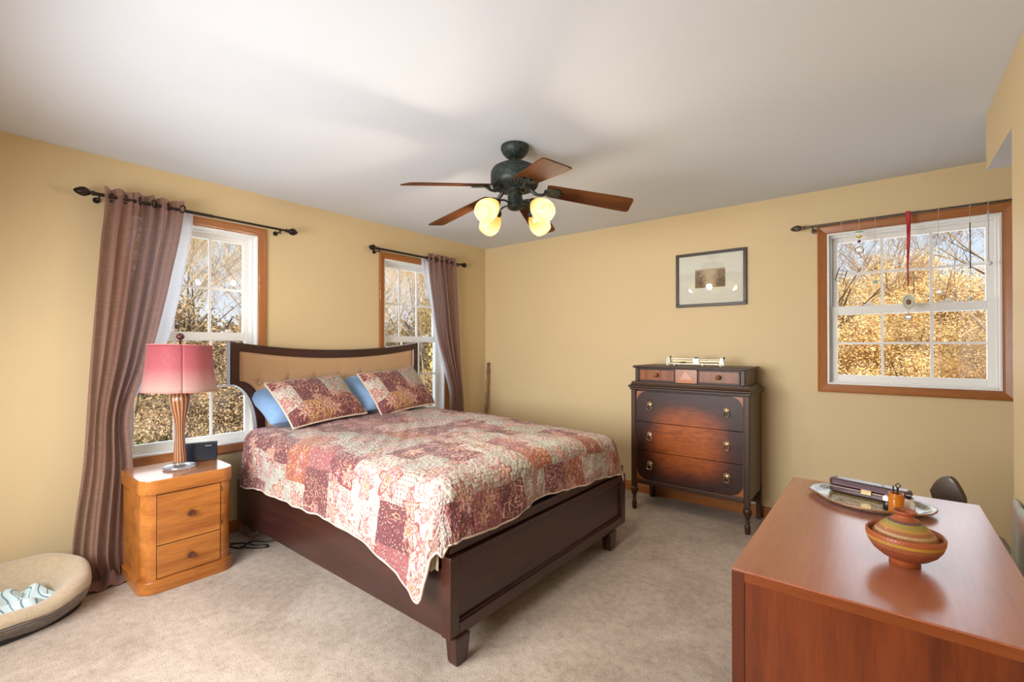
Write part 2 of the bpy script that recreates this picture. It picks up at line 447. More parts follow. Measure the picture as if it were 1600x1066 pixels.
# footboard: frame + recessed panel + cap
FX0, FX1 = 2.17, 2.225; FY0, FY1 = -2.683, -1.050
fb = MB()
fb.box(FX0, FX1, FY0, FY0 + .05, .118, .452).box(FX0, FX1, FY1 - .05, FY1, .118, .452)
fb.box(FX0, FX1, FY0 + .05, FY1 - .05, .118, .172).box(FX0, FX1, FY0 + .05, FY1 - .05, .410, .452)
fb.build('footboard_frame', M_MAHOG, bed, bevel=.003)
MB().box(FX0 + .01, FX1 - .018, FY0 + .045, FY1 - .045, .165, .42).build('footboard_panel', M_MAHOG, bed)
mo = MB()
for (a, b, c, d) in ((FY0 + .05, FY1 - .05, .172, .180), (FY0 + .05, FY1 - .05, .402, .410)): mo.box(FX1 - .02, FX1 - .006, a, b, c, d)
for (a, b) in ((FY0 + .05, FY0 + .058), (FY1 - .058, FY1 - .05)): mo.box(FX1 - .02, FX1 - .006, a, b, .180, .402)
mo.build('panel_moulding', M_MAHOG, bed, bevel=.003)
MB().box(2.13, 2.214, FY0 + .010, FY1 - .010, .462, .508).build('footboard_cap', M_MAHOG, bed, bevel=.004)
MB().box(2.135, 2.195, FY0 + .02, FY1 - .02, .395, .463).build('footboard_cap_riser', M_MAHOG, bed)
for (y, s) in ((FY0 + .062, -1), (FY1 - .20, 1)):
    lg = MB(); vs = []
    for z, w, dx in ((0, .030, .0), (.015, .034, .0), (.12, .042, 0)):
        cy = y + .0 + (.0 if z < .1 else 0)
        for (a, b) in ((-1, -1), (1, -1), (1, 1), (-1, 1)): vs.append((2.204 + a * w * .8, cy + b * w, z))
    fs = [(0, 3, 2, 1), (8, 9, 10, 11)] + [(4 * r + i, 4 * r + (i + 1) % 4, 4 * r + 4 + (i + 1) % 4, 4 * r + 4 + i) for r in (0, 1) for i in range(4)]
    lg.add(vs, fs).build('leg', M_MAHOGV, bed, bevel=.004)

# mattress & cream skirt (box spring cover)
M_CREAM = plain('cream_cotton', (.62, .55, .38), .85, sheen=.2, noise=.08, bump=.2, bscale=60)
M_SHEET = plain('blue_sheet', (.21, .36, .60), .85, sheen=.2, noise=.1, bump=.2, bscale=60)
bx = MB().box(.12, 2.12, -2.65, -1.16, .20, .46)
prop(bx.build('box_spring', M_CREAM, bevel=.02), 'cream cloth covered box spring under the mattress on the bed', 'box spring')
mt = MB().prism(rrect(.13, 2.11, -2.65, -1.17, .08, 6), .462, .700)
prop(mt.build('mattress', M_SHEET, bevel=.035, smooth=True), 'mattress with a blue fitted sheet under the quilt', 'mattress')
# the bit of cream cloth that shows under the quilt at the near foot corner
def skirt(a, b):
    x = lerp(2.06, 2.165, a); return Vector((x, -2.690 - .005 * sin(a * 22) - .004 * (1 - b), lerp(.385 + .012 * sin(a * 9), .56, b)))
sk = MB().grid(skirt, 30, 8).build('bed_skirt', M_CREAM, smooth='all', solid=.004)
prop(sk, 'cream cloth skirt corner hanging out under the quilt at the near foot of the bed', 'bed skirt')

# ---- quilt material (pattern drawn in cloth metres)
C_MAR = (.120, .021, .028); C_SAGE = (.36, .375, .32); C_CREAM = (.46, .43, .375); C_ROSE = (.27, .085, .090); C_RUST = (.28, .070, .032); C_GOLD = (.62, .36, .13); C_PINK = (.42, .19, .19)
def florals(t, uv, sc, warm):
    """flower heads, rings and scrolls: returns (mask, colour)"""
    vo = t.n('TexVoronoi', {'Vector': uv, 'Scale': sc, 'Randomness': .75}, voronoi_dimensions='2D', feature='F1')
    rel = t.vmath('SUBTRACT', t.vmath('SCALE', uv), (0, 0, 0)) if False else t.vmath('SUBTRACT', uv, vo.outputs['Position'])
    sx = t.n('SeparateXYZ', {0: rel}); ang = t.math('ARCTAN2', sx.outputs[1], sx.outputs[0])
    dist = t.vmath('LENGTH', rel, out=1)
    rn = t.n('SeparateXYZ', {0: vo.outputs['Color']})
    k = t.math('ADD', t.math('FLOOR', t.math('MULTIPLY', rn.outputs[0], 4)), 5)
    pet = t.math('ADD', .72, t.math('MULTIPLY', t.math('SINE', t.math('MULTIPLY', ang, k)), .28))
    rr = t.math('MULTIPLY', t.math('DIVIDE', .42, sc), t.math('ADD', .7, t.math('MULTIPLY', rn.outputs[1], .6)))
    q = t.math('DIVIDE', dist, t.math('MULTIPLY', rr, pet))       # 0 centre .. 1 petal edge
    mask = t.math('MULTIPLY', t.math('LESS_THAN', q, 1.0), t.math('GREATER_THAN', rn.outputs[2], .42))
    q2 = t.math('ADD', q, t.math('MULTIPLY', t.noise(uv, 60, 2), .25))
    col = t.ramp(q2, warm, 'CONSTANT')
    return mask, col
def quilt_mat(name, layout=None):
    t = NT(name); uv = t.n('UVMap').outputs[0]
    wob = t.vmath('MULTIPLY', t.vmath('SUBTRACT', t.noise(uv, 9, 3, out=1), (.5, .5, .5)), (.035, .035, 0))
    uvw = t.vmath('ADD', uv, wob)
    S = .225
    sx = t.n('SeparateXYZ', {0: uv})
    if layout is None:
        iu = t.math('FLOOR', t.math('DIVIDE', sx.outputs[0], S))
        off = t.math('MULTIPLY', t.math('FRACT', t.math('MULTIPLY', iu, .37)), S)
        iv = t.math('FLOOR', t.math('DIVIDE', t.math('ADD', sx.outputs[1], off), S * .82))
        cell = t.n('CombineXYZ', {0: iu, 1: iv, 2: 3.0}).outputs[0]
        wnz = t.n('TexWhiteNoise', {0: cell}, noise_dimensions='3D'); idv = wnz.outputs[0]
    else: idv = layout(t, sx)
    base = t.ramp(idv, [(0, C_MAR), (.085, (.50, .29, .11) if layout else C_ROSE), (.125, C_MAR), (.26, C_SAGE), (.40, C_CREAM), (.54, C_MAR), (.66, C_SAGE), (.76, C_RUST), (.80, C_CREAM), (.90, C_ROSE), (.94, C_MAR)], 'CONSTANT')
    # fine woven mottling
    base = t.mix(t.math('MULTIPLY', t.step(t.noise(uv, 130, 2), .45, .6), .45), base, t.mix(1, base, (1.5, 1.25, 1.1), 'MULTIPLY'))
    # scroll lines
    wn1 = t.noise(uvw, 11, 1, .4); wv = t.math('ABSOLUTE', t.math('SUBTRACT', t.math('FRACT', t.math('MULTIPLY', wn1, 9)), .5))
    line = t.math('MULTIPLY', t.math('LESS_THAN', wv, .09), t.math('MULTIPLY', t.math('GREATER_THAN', t.noise(uv, 7, 1), .47), .85))
    lc = t.ramp(idv, [(0, (.60, .30, .18)), (.085, (.30, .06, .05)), (.125, (.60, .30, .18)), (.24, (.30, .07, .06)), (.40, (.42, .13, .10)), (.56, (.55, .27, .20)), (.64, (.28, .04, .05)), (.76, C_GOLD), (.82, (.30, .06, .06)), (.93, C_GOLD)], 'CONSTANT')
    c = t.mix(line, base, lc)
    # big flowers
    m1, f1 = florals(t, uvw, 6.0, [(0, C_GOLD), (.20, (.26, .03, .03)), (.30, (.70, .42, .20)), (.42, (.45, .05, .06)), (.52, (.66, .58, .46)), (.64, C_PINK), (.80, (.66, .36, .18)), (.90, (.24, .03, .04))])
    c = t.mix(t.math('MULTIPLY', m1, .9), c, f1)
    m2, f2 = florals(t, t.vmath('ADD', uvw, (.37, .13, 0)), 14, [(0, (.5, .25, .1)), (.3, C_CREAM), (.55, (.40, .07, .08)), (.8, C_PINK)])
    c = t.mix(t.math('MULTIPLY', m2, t.math('MULTIPLY', t.math('GREATER_THAN', idv, .20), .8)), c, f2)
    # dotted lattice patches
    du = t.vmath('FRACTION', t.vmath('MULTIPLY', uv, (55, 55, 1))); dd = t.vmath('LENGTH', t.vmath('SUBTRACT', t.vmath('MULTIPLY', du, (1, 1, 0)), (.5, .5, 0)), out=1)
    dot = t.math('LESS_THAN', dd, .2)
    lat = t.math('GREATER_THAN', t.math('COSINE', t.math('MULTIPLY', idv, 61)), .45)
    c = t.mix(t.math('MULTIPLY', t.math('MULTIPLY', dot, lat), .8), c, (.16, .03, .035))
    # little speckle flowers
    v3 = t.n('TexVoronoi', {'Vector': uv, 'Scale': 62, 'Randomness': 1.0}, voronoi_dimensions='2D')
    c = t.mix(t.math('MULTIPLY', t.math('LESS_THAN', v3.outputs['Distance'], .22), .55), c, t.ramp(t.n('SeparateXYZ', {0: v3.outputs['Color']}).outputs[0], [(0, (.66, .55, .40)), (.35, (.42, .08, .08)), (.6, (.68, .40, .20)), (.8, (.30, .05, .06))], 'CONSTANT'))
    c = t.mix(t.math('MULTIPLY', t.step(t.noise(uv, 420, 2), .4, .6), .3), c, t.mix(1, c, (.7, .7, .7), 'MULTIPLY'))
    # worn, washed surface
    c = t.mix(.06, c, (.62, .56, .54))
    t.p(Base_Color=c, Roughness=.72); t.b.inputs['Sheen Weight'].default_value = .25; t.b.inputs['Sheen Roughness'].default_value = .35
    t.b.inputs['Specular IOR Level'].default_value = .25
    vq = t.n('TexVoronoi', {'Vector': t.vmath('ADD', uv, t.vmath('MULTIPLY', wob, (1.4, 1.4, 0))), 'Scale': 44, 'Randomness': .9}, voronoi_dimensions='2D').outputs['Distance']
    h = t.math('ADD', t.math('MULTIPLY', vq, -1.0), t.math('MULTIPLY', t.noise(uv, 260, 2), .25))
    t.bump(h, .65, .014); return t.m
M_QUILT = quilt_mat('patchwork_quilt')
M_HEM = plain('cream_binding', (.66, .52, .42), .8, sheen=.2, noise=.1)

ZT = .762; QY0, QY1 = -2.705, -1.10; QX0, QX1 = .50, 2.205; RAD = .075
LSIDE = [(0, .30), (1.50, .30), (1.70, .315), (1.86, .355), (2.06, .412), (2.14, .415), (2.185, .34), (2.23, .25), (2.5, .22)]
LU0, LU1 = .30, QX1 + .198
def quilt_uv(a, b):
    u = lerp(LU0, LU1, a); return u, lerp(QY0 - interp(LSIDE, u), QY1 + .37, b ** .97)
def quilt(a, b):
    """a: head -> foot overhang; b: near side overhang -> far side overhang (cloth metres)"""
    u, v = quilt_uv(a, b)
    r = RAD
    ax = max(0, u - (QX1 - r)); an = max(0, (QY0 + r) - v); af = max(0, v - (QY1 - r))
    side = -1 if an > 0 else 1; ay = an if an > 0 else af
    bx = min(u, QX1 - r); by = min(max(v, QY0 + r), QY1 - r)
    rho = max(ax, ay) if not (ax > 0 and ay > 0) else (ax ** 5 + ay ** 5) ** .2
    ztop = ZT + .010 * sin(3.1 * u + 1) * sin(2.6 * v) + .005 * sin(7 * u + 5 * v) + .004 * sin(13 * v - 4 * u)
    ztop -= .045 * interp([(-1.9, 0), (-1.1, 1)], v) * interp([(1.2, 0), (2.2, 1)], u)
    ztop += .004 * sin(31 * u + 9 * sin(v * 3)) * sin(27 * v + 4 * sin(u * 5))
    if rho == 0:
        e = min((QX1 - r - u), v - (QY0 + r), (QY1 - r) - v)
        return Vector((u, v, ztop - .012 * exp(-max(e, 0) / .08)))
    ztop -= .012
    q = r * pi / 2
    if rho < q: o = r * sin(rho / r); dz = r * (1 - cos(rho / r))
    else: o = r; dz = r + (rho - q)
    drop = max(0, dz - r)
    rip = .004 * sin(40 * u + 5 * sin(v * 9)) * sin(36 * v) * min(1, dz / .05)
    def side_o(uu):
        wv = .012 * sin(uu * 8.0 + 1.0) + .006 * sin(uu * 17 + 2) + .012
        flap = exp(-((uu - 2.10) / .13) ** 2)
        return min(1, drop / .2) * wv + .05 * drop + .10 * drop * flap
    def foot_o(vv): return min(1, drop / .12) * (.010 * sin(vv * 8 + 2) + .006 * sin(vv * 19) + .024)
    if ax > 0 and ay > 0:
        ph = atan2(ay, ax); w = ph / (pi / 2)
        o2 = o + lerp(foot_o(by), side_o(QX1 - r), w) + (.030 * sin(2 * ph) * min(1, drop / .2) if side > 0 else .0) + rip
        return Vector((bx + o2 * cos(ph), by + side * o2 * sin(ph), ztop - dz))
    if ay > 0: return Vector((bx, by + side * (o + side_o(u) + rip), ztop - dz + .008 * sin(u * 7 + 2) * min(1, drop / .2)))
    return Vector((bx + o + foot_o(v) + rip, by, ztop - dz + .008 * sin(v * 9 + 1) * min(1, drop / .12)))
qm = MB(); NU, NV = 240, 240
qm.grid(quilt, NU, NV, quilt_uv)
qo = qm.build('quilt', M_QUILT, smooth='all', solid=.012)
prop(qo, 'maroon, cream and rust patchwork quilt with paisley and flowers, draped over the bed', 'quilt')
edge = [quilt(i / NU, 0) for i in range(NU + 1)] + [quilt(1, j / NV) for j in range(1, NV + 1)] + [quilt(1 - i / NU, 1) for i in range(1, NU + 1)]
MB().tube(edge, .0075, 8).build('hem_binding', M_HEM, qo, smooth='all', label='cream bound edge')

# ---- pillows
def pillow(mb, w, h, th, corner=1.0, n=36, m=26, sag=0):
    """local: width along x, height along y, thickness z"""
    def f(a, b, s):
        x = (a * 2 - 1); y = (b * 2 - 1)
        ex = 1 - abs(x) ** 3.2; ey = 1 - abs(y) ** 3.2
        t = (max(0, ex) * max(0, ey)) ** .45
        px = x * w / 2 * (1 - .05 * corner * (1 - abs(y)) * 0 - .045 * (1 - y * y) * abs(x) ** 6 * -0)
        pin = 1 - .05 * (1 - abs(x)) * 0
        X = x * w / 2 * (1 - .05 * (1 - y * y)); Y = y * h / 2 * (1 - .07 * (1 - x * x))
        Z = s * th / 2 * t + .006 * sin(x * 5 + y * 4) * t + sag * x * x
        return Vector((X, Y, Z))
    mb.grid(lambda a, b: f(a, b, 1), n, m, lambda a, b: (a * w, b * h))
    mb.grid(lambda a, b: f(1 - a, b, -1), n, m, lambda a, b: (a * w, b * h))
    rim = []
    for i in range(n + 1): rim.append(f(i / n, 0, 0))
    for j in range(1, m + 1): rim.append(f(1, j / m, 0))
    for i in range(1, n + 1): rim.append(f(1 - i / n, 1, 0))
    for j in range(1, m + 1): rim.append(f(0, 1 - j / m, 0))
    return rim
SW_, SH_ = .66, .44
def sham_layout(t, sx):
    x, y = sx.outputs[0], sx.outputs[1]
    gx = lambda v: t.math('GREATER_THAN', x, v); gy = lambda v: t.math('GREATER_THAN', y, v)
    mixf = lambda f, a, b: t.n('Mix', {0: f, 2: a, 3: b}, data_type='FLOAT').outputs[0]
    v = .05                                                     # maroon
    mid = mixf(gy(.155), .05, mixf(gy(.385), .0501, .285))       # paisley block / sage strip on top
    low = mixf(gx(.34), .105, .051)                              # dotted gold / maroon with leaves
    left = mixf(gy(.115), .051, mixf(gy(.335), .45, .05))
    right = mixf(gy(.175), .05, .285)
    body = mixf(gy(.155), low, mixf(gx(.36), mid, right))
    return mixf(gx(.115), left, body)
def sham_mat():
    m = quilt_mat('patchwork_sham', sham_layout); return m
M_SHAM = sham_mat()
tnt = M_SHAM.node_tree
def place_pillow(name, label, cat, group, mat, w, h, th, base, top_dir, width_dir, rimmat=None, sag=0):
    """base = middle of the bottom edge; top_dir = towards top edge; width_dir"""
    mb = MB(); rim = pillow(mb, w, h, th, sag=sag)
    Y = Vector(top_dir).normalized(); X = Vector(width_dir).normalized(); X = (X - Y * X.dot(Y)).normalized(); Z = X.cross(Y)
    root = thing(name, label, cat, (0, 0, 0), 0, group)
    Mx = Matrix((X, Y, Z)).transposed().to_4x4(); Mx.translation = Vector(base) + Y * h / 2
    root.matrix_world = Mx
    o = mb.build('pillow_body', mat, root, smooth='all')
    if rimmat:
        MB().tube(rim, .006, 8).build('piping', rimmat, root, smooth='all', label='cream piping')
    return root
place_pillow('bed_pillow', 'plain blue pillow at the near side of the bed, behind a patchwork sham', 'pillow', 'blue pillows against the headboard', M_SHEET, .66, .44, .20, (.44, -2.27, .80), (-.80, 0, .36), (0, 1, .0))
place_pillow('bed_pillow', 'plain blue pillow behind the farther patchwork sham', 'pillow', 'blue pillows against the headboard', M_SHEET, .66, .44, .20, (.44, -1.56, .81), (-.75, 0, .46), (0, 1, .0))
place_pillow('pillow_sham', 'patchwork sham pillow nearer to the lamp, maroon and gold with cream piping', 'pillow', 'patchwork sham pillows', M_SHAM, .62, .42, .16, (.52, -2.205, .785), (-.58, -.10, .54), (-.12, 1, .03), M_HEM)
place_pillow('pillow_sham', 'patchwork sham pillow farther from the lamp, near the far curtain', 'pillow', 'patchwork sham pillows', M_SHAM, .62, .42, .16, (.50, -1.49, .785), (-.55, -.10, .66), (-.08, 1, .02), M_HEM)

# ================================================================== NIGHTSTAND, LAMP, CLOCK RADIO
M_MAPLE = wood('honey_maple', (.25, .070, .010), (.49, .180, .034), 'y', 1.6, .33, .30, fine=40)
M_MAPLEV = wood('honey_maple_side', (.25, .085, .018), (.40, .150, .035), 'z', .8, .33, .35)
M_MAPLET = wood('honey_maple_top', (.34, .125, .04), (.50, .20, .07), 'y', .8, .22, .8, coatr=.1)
M_BROWNKNOB = plain('brown_wood_knob', (.10, .030, .012), .3, coat=.4)
M_DARKGAP = plain('dark_gap', (.02, .008, .004), .8)
ns = thing('nightstand', 'honey maple nightstand with rounded front corners beside the bed', 'nightstand', (.14, -3.07, 0), R(0))
def nsout(x1, y0, y1, r, x0=0): 
    P = [(x0, y1), (x0, y0)]
    P += [(x1 - r + r * cos(R(a)), y0 + r + r * sin(R(a))) for a in range(270, 361, 9)]
    P += [(x1 - r + r * cos(R(a)), y1 - r + r * sin(R(a))) for a in range(0, 91, 9)]
    return P
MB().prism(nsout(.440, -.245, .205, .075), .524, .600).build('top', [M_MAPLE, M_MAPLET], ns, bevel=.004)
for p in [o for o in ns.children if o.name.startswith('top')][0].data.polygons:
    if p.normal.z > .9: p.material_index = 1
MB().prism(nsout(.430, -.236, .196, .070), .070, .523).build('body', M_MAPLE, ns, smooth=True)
MB().prism(nsout(.445, -.250, .210, .080), 0, .066).build('plinth', M_MAPLE, ns, bevel=.004)
MB().prism(nsout(.436, -.240, .200, .075), .065, .071).build('plinth_bead', M_MAPLE, ns)
MB().box(.424, .4315, -.178, .128, .073, .521).build('gap_line', M_DARKGAP, ns)
dr = MB().box(.420, .4345, -.175, .125, .250, .518).build('door', M_MAPLE, ns, bevel=.002)
d2 = MB().box(.420, .4345, -.175, .125, .076, .245).build('drawer', M_MAPLE, ns, bevel=.002)
Mx90 = Matrix.Rotation(R(90), 4, 'Y')
for par, z in ((dr, .390), (d2, .158)):
    kb = MB().lathe([(.0, .0), (.009, .0), (.009, .008), (.017, .012), (.019, .018), (.016, .023), (.009, .024), (.007, .021), (.0001, .021)], 24, (0.434, -.026, z), Mx90)
    kb.build('knob', M_BROWNKNOB, par, smooth=True)
for z in (.485, .29): MB().tube([(.434, .129, z - .012), (.434, .129, z + .012)], .004, 8).build('hinge', M_BROWNKNOB, ns)

def shade_mat():
    t = NT('pink_ombre_shade'); v = t.coord(); z = t.n('SeparateXYZ', {0: v}).outputs[2]
    c = t.ramp(t.step(z, .44, .72), [(0, (.48, .33, .26)), (.22, (.46, .22, .20)), (.55, (.38, .050, .075)), (1, (.33, .020, .045))])
    c = t.mix(t.math('MULTIPLY', t.noise(t.map(v, (300, 300, 40)), 1, 2), .15), c, (.8, .6, .55))
    t.p(Base_Color=c, Roughness=.7); t.b.inputs['Sheen Weight'].default_value = .3
    t.b.inputs['Emission Strength'].default_value = 0
    tl = t.n('BsdfTranslucent', {'Color': c}).outputs[0]
    t.set(t.out.inputs[0], t.n('MixShader', {0: .15, 1: t.b.outputs[0], 2: tl}).outputs[0]); return t.m
M_SHADE = shade_mat()
def twist_mat():
    t = NT('twisted_brown_glass'); v = t.coord(); s = t.n('SeparateXYZ', {0: v})
    a = t.math('ARCTAN2', s.outputs[1], s.outputs[0]); f = t.math('SINE', t.math('ADD', t.math('MULTIPLY', a, 14), t.math('MULTIPLY', s.outputs[2], 16)))
    c = t.ramp(t.math('ADD', t.math('MULTIPLY', f, .5), .5), [(.1, (.17, .055, .02)), (.75, (.36, .155, .07)), (1, (.52, .30, .17))])
    t.p(Base_Color=c, Roughness=.3); t.b.inputs['Coat Weight'].default_value = .5; t.bump(f, .5, .003); return t.m
M_TWIST = twist_mat()
M_CLEAR = NT('clear_glass').p(Base_Color=(.95, .97, .98), Roughness=.03, IOR=1.45).m
M_CLEAR.node_tree.nodes['Principled BSDF'].inputs['Transmission Weight'].default_value = .9
M_CHROME = plain('brushed_metal', (.55, .53, .50), .3, 1)
lamp = thing('table_lamp', 'table lamp with a pink ombre shade and twisted brown glass body on the nightstand', 'lamp', (.36, -3.085, .601), R(-12))
MB().lathe([(0, 0), (.078, 0), (.082, .006), (.080, .014), (.062, .020), (.034, .024), (.030, .034), (0, .034)], 48).build('base', M_CLEAR, lamp, smooth=True)
MB().lathe([(.034, .034), (.034, .045), (.028, .12), (.024, .19), (.026, .25), (.033, .30), (.044, .345), (.051, .385), (.053, .41), (.047, .435), (.033, .45), (.014, .458), (.012, .50), (0, .50)], 64).build('body', M_TWIST, lamp, smooth='all')
hp_ = MB()
for s in (-1, 1): hp_.tube(catmull([(s * .014, 0, .47), (s * .05, 0, .53), (s * .055, 0, .62), (s * .02, 0, .70), (0, 0, .725)], 6), .0025, 6)
hp_.tube([(0, 0, .50), (0, 0, .545)], .014, 12)
for k in range(3):
    a = 2 * pi * k / 3; hp_.tube([(0, 0, .722), (.155 * cos(a), .155 * sin(a), .717)], .002, 6)
hp_.build('harp', M_CHROME, lamp, smooth=True)
MB().sphere((0, 0, .60), .03, 16, 10, (1, 1, 1.25)).build('bulb', plain('white_bulb', (.8, .78, .72), .4), lamp, smooth='all')
sh = MB()
def shade(a, b):
    an = 2 * pi * a; r = lerp(.187, .160, b) - .004 * sin(pi * b)
    pan = .5 + .5 * cos(an * 8); r -= .0045 * (1 - (1 - pan) ** .5)
    tilt = .006 * cos(an + 1.0)
    return Vector((r * cos(an), r * sin(an) , lerp(.450, .720, b) + tilt))
sh.grid(shade, 96, 14); so = sh.build('shade', M_SHADE, lamp, smooth='all', solid=.003)
tr = MB()
for b in (0, 1): tr.tube([shade(i / 64, b) for i in range(65)], .003, 6)
for k in range(8): tr.tube([shade((k + .5) / 8, j / 10) for j in range(11)], .0016, 5)
tr.build('trim', plain('shade_trim', (.55, .22, .20), .7), so, smooth='all')
fn = MB().lathe([(0, .722), (.006, .722), (.006, .742), (.010, .745), (.006, .750), (.015, .757), (.021, .768), (.021, .776), (.014, .787), (0, .792)], 20)
fn.build('finial', plain('dark_red_finial', (.085, .02, .018), .35, coat=.4), lamp, smooth='all')

M_BLACKP = plain('black_plastic', (.006, .006, .009), .3, coat=.1)
M_SCREEN = plain('blue_black_screen', (.006, .012, .022), .22, coat=.2)
cr_ = thing('clock_radio', 'small black wedge-shaped speaker clock on the nightstand behind the lamp', 'clock radio', (.235, -2.935, .601), R(-22))
MB().prism([(-.05, 0), (.045, 0), (.012, .108), (-.020, .110)], -.085, .085, Matrix(((1, 0, 0, 0), (0, 0, 1, 0), (0, 1, 0, 0), (0, 0, 0, 1)))).build('body', M_BLACKP, cr_, bevel=.004)
sl = Vector((-.033, 0, .108)).normalized()
Ms = Matrix(((0, sl.x, .957, .0455), (1, 0, 0, 0), (0, sl.z, .29, .0), (0, 0, 0, 1)))
MB().prism([(-.078, .010), (.078, .010), (.078, .100), (-.078, .100)], .0, .0015, Ms).build('display', M_SCREEN, cr_)
M_LOGO = plain('grey_print', (.35, .35, .36), .5)
MB().prism([(.02, .088), (.055, .088), (.055, .093), (.02, .093)], .0012, .0024, Ms).build('nameplate', M_LOGO, cr_)

# ================================================================== ANTIQUE DRESSER
def burst_mat():
    t = NT('walnut_burst_front'); v = t.coord()
    s = t.n('SeparateXYZ', {0: v}); x = t.math('DIVIDE', s.outputs[0], .36); z = t.math('DIVIDE', t.math('SUBTRACT', s.outputs[2], .585), .33)
    r = t.math('SQRT', t.math('ADD', t.math('POWER', t.math('ABSOLUTE', x), 2.6), t.math('POWER', t.math('ABSOLUTE', z), 2.6)))
    n1 = t.noise(v, 4, 4, .6, 1.0); n2 = t.noise(t.map(v, (9, 9, 60)), 1, 4, .6, 1.5); n3 = t.noise(t.map(v, (60, 60, 8)), 1, 3)
    rr = t.math('ADD', r, t.math('MULTIPLY', t.math('SUBTRACT', n1, .5), .35))
    c = t.ramp(rr, [(.28, (.360, .090, .010)), (.55, (.250, .056, .008)), (.82, (.070, .017, .006)), (1.05, (.034, .011, .007))])
    c = t.mix(t.math('MULTIPLY', t.step(n2, .42, .62), .65), c, t.mix(1, c, (.42, .36, .34), 'MULTIPLY'))
    c = t.mix(t.math('MULTIPLY', n3, .4), c, t.mix(1, c, (1.5, 1.4, 1.3), 'MULTIPLY'))
    t.p(Base_Color=c, Roughness=.42); t.b.inputs['Coat Weight'].default_value = .08; t.b.inputs['Coat Roughness'].default_value = .3; t.b.inputs['Specular IOR Level'].default_value = .35
    return t.m
M_BURST = burst_mat()
M_WALN = wood('old_dark_walnut', (.022, .0095, .0045), (.062, .026, .012), 'x', 1, .45, .1, coatr=.3, spec=.35)
M_WALNV = wood('old_dark_walnut_upright', (.022, .0095, .0045), (.070, .030, .013), 'z', 1, .45, .1, coatr=.3, spec=.35)
M_WALNS = wood('worn_walnut_side', (.055, .030, .016), (.115, .068, .036), 'z', .6, .5, .2, coatr=.35)
M_STRIPE = wood('striped_walnut', (.120, .030, .007), (.28, .082, .014), 'z', 2.2, .42, .1, spec=.35)
M_INLAY = wood('orange_inlay', (.22, .060, .012), (.34, .105, .02), 'z', 2, .4, .2)
M_BRASS = plain('aged_brass', (.42, .31, .17), .38, 1, noise=.3, nscale=200)
dz = thing('dresser', 'antique walnut chest of drawers with sunburst veneer and turned front legs', 'dresser', (2.435, -.235, 0))
DX, DY = .435, .205                 # half sizes of body
LZ = .215
body = MB()
body.box(-DX + .03, DX - .03, -DY + .025, DY - .01, LZ + .03, .965)
body.build('body', M_WALN, dz)
for s in (-1, 1):
    MB().box(s * DX - .008 * (s > 0) , s * DX + .008 * (s < 0), -DY + .03, DY - .02, LZ + .02, .965).build('side_panel', M_WALNS, dz)
    # front posts, running down into turned legs
    MB().box(s * (DX - .017) - .019, s * (DX - .017) + .019, -DY - .012, -DY + .028, LZ - .03, .965).build('front_post', M_WALNV, dz, bevel=.004)
    MB().lathe([(0, 0), (.016, 0), (.0185, .012), (.0185, .03), (.021, .045), (.017, .062), (.012, .068), (.0125, .074), (.018, .082), (.012, .09), (.013, .10), (.022, .128), (.0285, .15), (.030, .163), (.025, .175), (.014, .184), (.016, .19)], 24, (s * (DX - .017), -DY + .008, 0)).build('front_leg', M_WALNV, dz, smooth=True, angle=50)
    lg = MB(); xx = s * (DX - .016)
    lg.prism([(DY - .045, .0), (DY, 0), (DY, .965), (DY - .022, .965), (DY - .022, .33), (DY - .05, .27), (DY - .052, .18)], xx - .016, xx + .016, Matrix(((0, 0, 1, 0), (1, 0, 0, 0), (0, 1, 0, 0), (0, 0, 0, 1))))
    lg.build('back_leg', M_WALNV, dz, bevel=.002)
MB().box(-DX + .035, DX - .035, -DY - .010, -DY + .025, LZ, LZ + .034).build('bottom_rail', M_WALN, dz, bevel=.005)
MB().box(-DX + .035, DX - .035, DY - .05, DY - .03, .13, LZ + .02).build('back_rail', M_WALN, dz)
# waist mouldings, upper case
def slab(mb, hx, y0, y1, z0, z1, r=.0): mb.box(-hx, hx, y0, y1, z0, z1)
w1 = MB(); slab(w1, DX + .012, -DY - .018, DY - .008, .965, .985); slab(w1, DX + .022, -DY - .030, DY, .985, 1.000); w1.build('waist_moulding', M_WALN, dz, bevel=.005)
w2 = MB()
pr = [(0, 0), (.012, .004), (.020, .018), (.024, .032), (.040, .034)]
vs = []
hx0, yf0 = DX + .020, -DY - .028
for d, h in pr:
    for (x, y) in ((-(hx0 - d), DY - .004), (-(hx0 - d), yf0 + d), (hx0 - d, yf0 + d), (hx0 - d, DY - .004)): vs.append((x, y, 1.0 + h))
fs = [(4 * i + j, 4 * i + (j + 1) % 4, 4 * i + 4 + (j + 1) % 4, 4 * i + 4 + j) for i in range(4) for j in range(4)] + [(16, 17, 18, 19)]
w2.add(vs, fs).build('cove_moulding', M_WALN, dz)
UX = .405; UY = -DY + .002
MB().box(-UX, UX, UY + .01, DY - .012, 1.03, 1.142).build('upper_case', M_WALN, dz)
for s in (-1, 1): MB().box(s * UX - .003, s * UX + .003, UY + .012, DY - .014, 1.034, 1.140).build('upper_side_panel', M_WALNS, dz)
MB().box(-UX - .018, UX + .018, UY - .016, DY, 1.142, 1.160).build('top', M_WALN, dz, bevel=.006)
for s in (-1, 1): MB().box(s * (UX - .014) - .014, s * (UX - .014) + .014, UY - .004, UY + .012, 1.034, 1.142).build('upper_stile', M_WALNV, dz, bevel=.003)
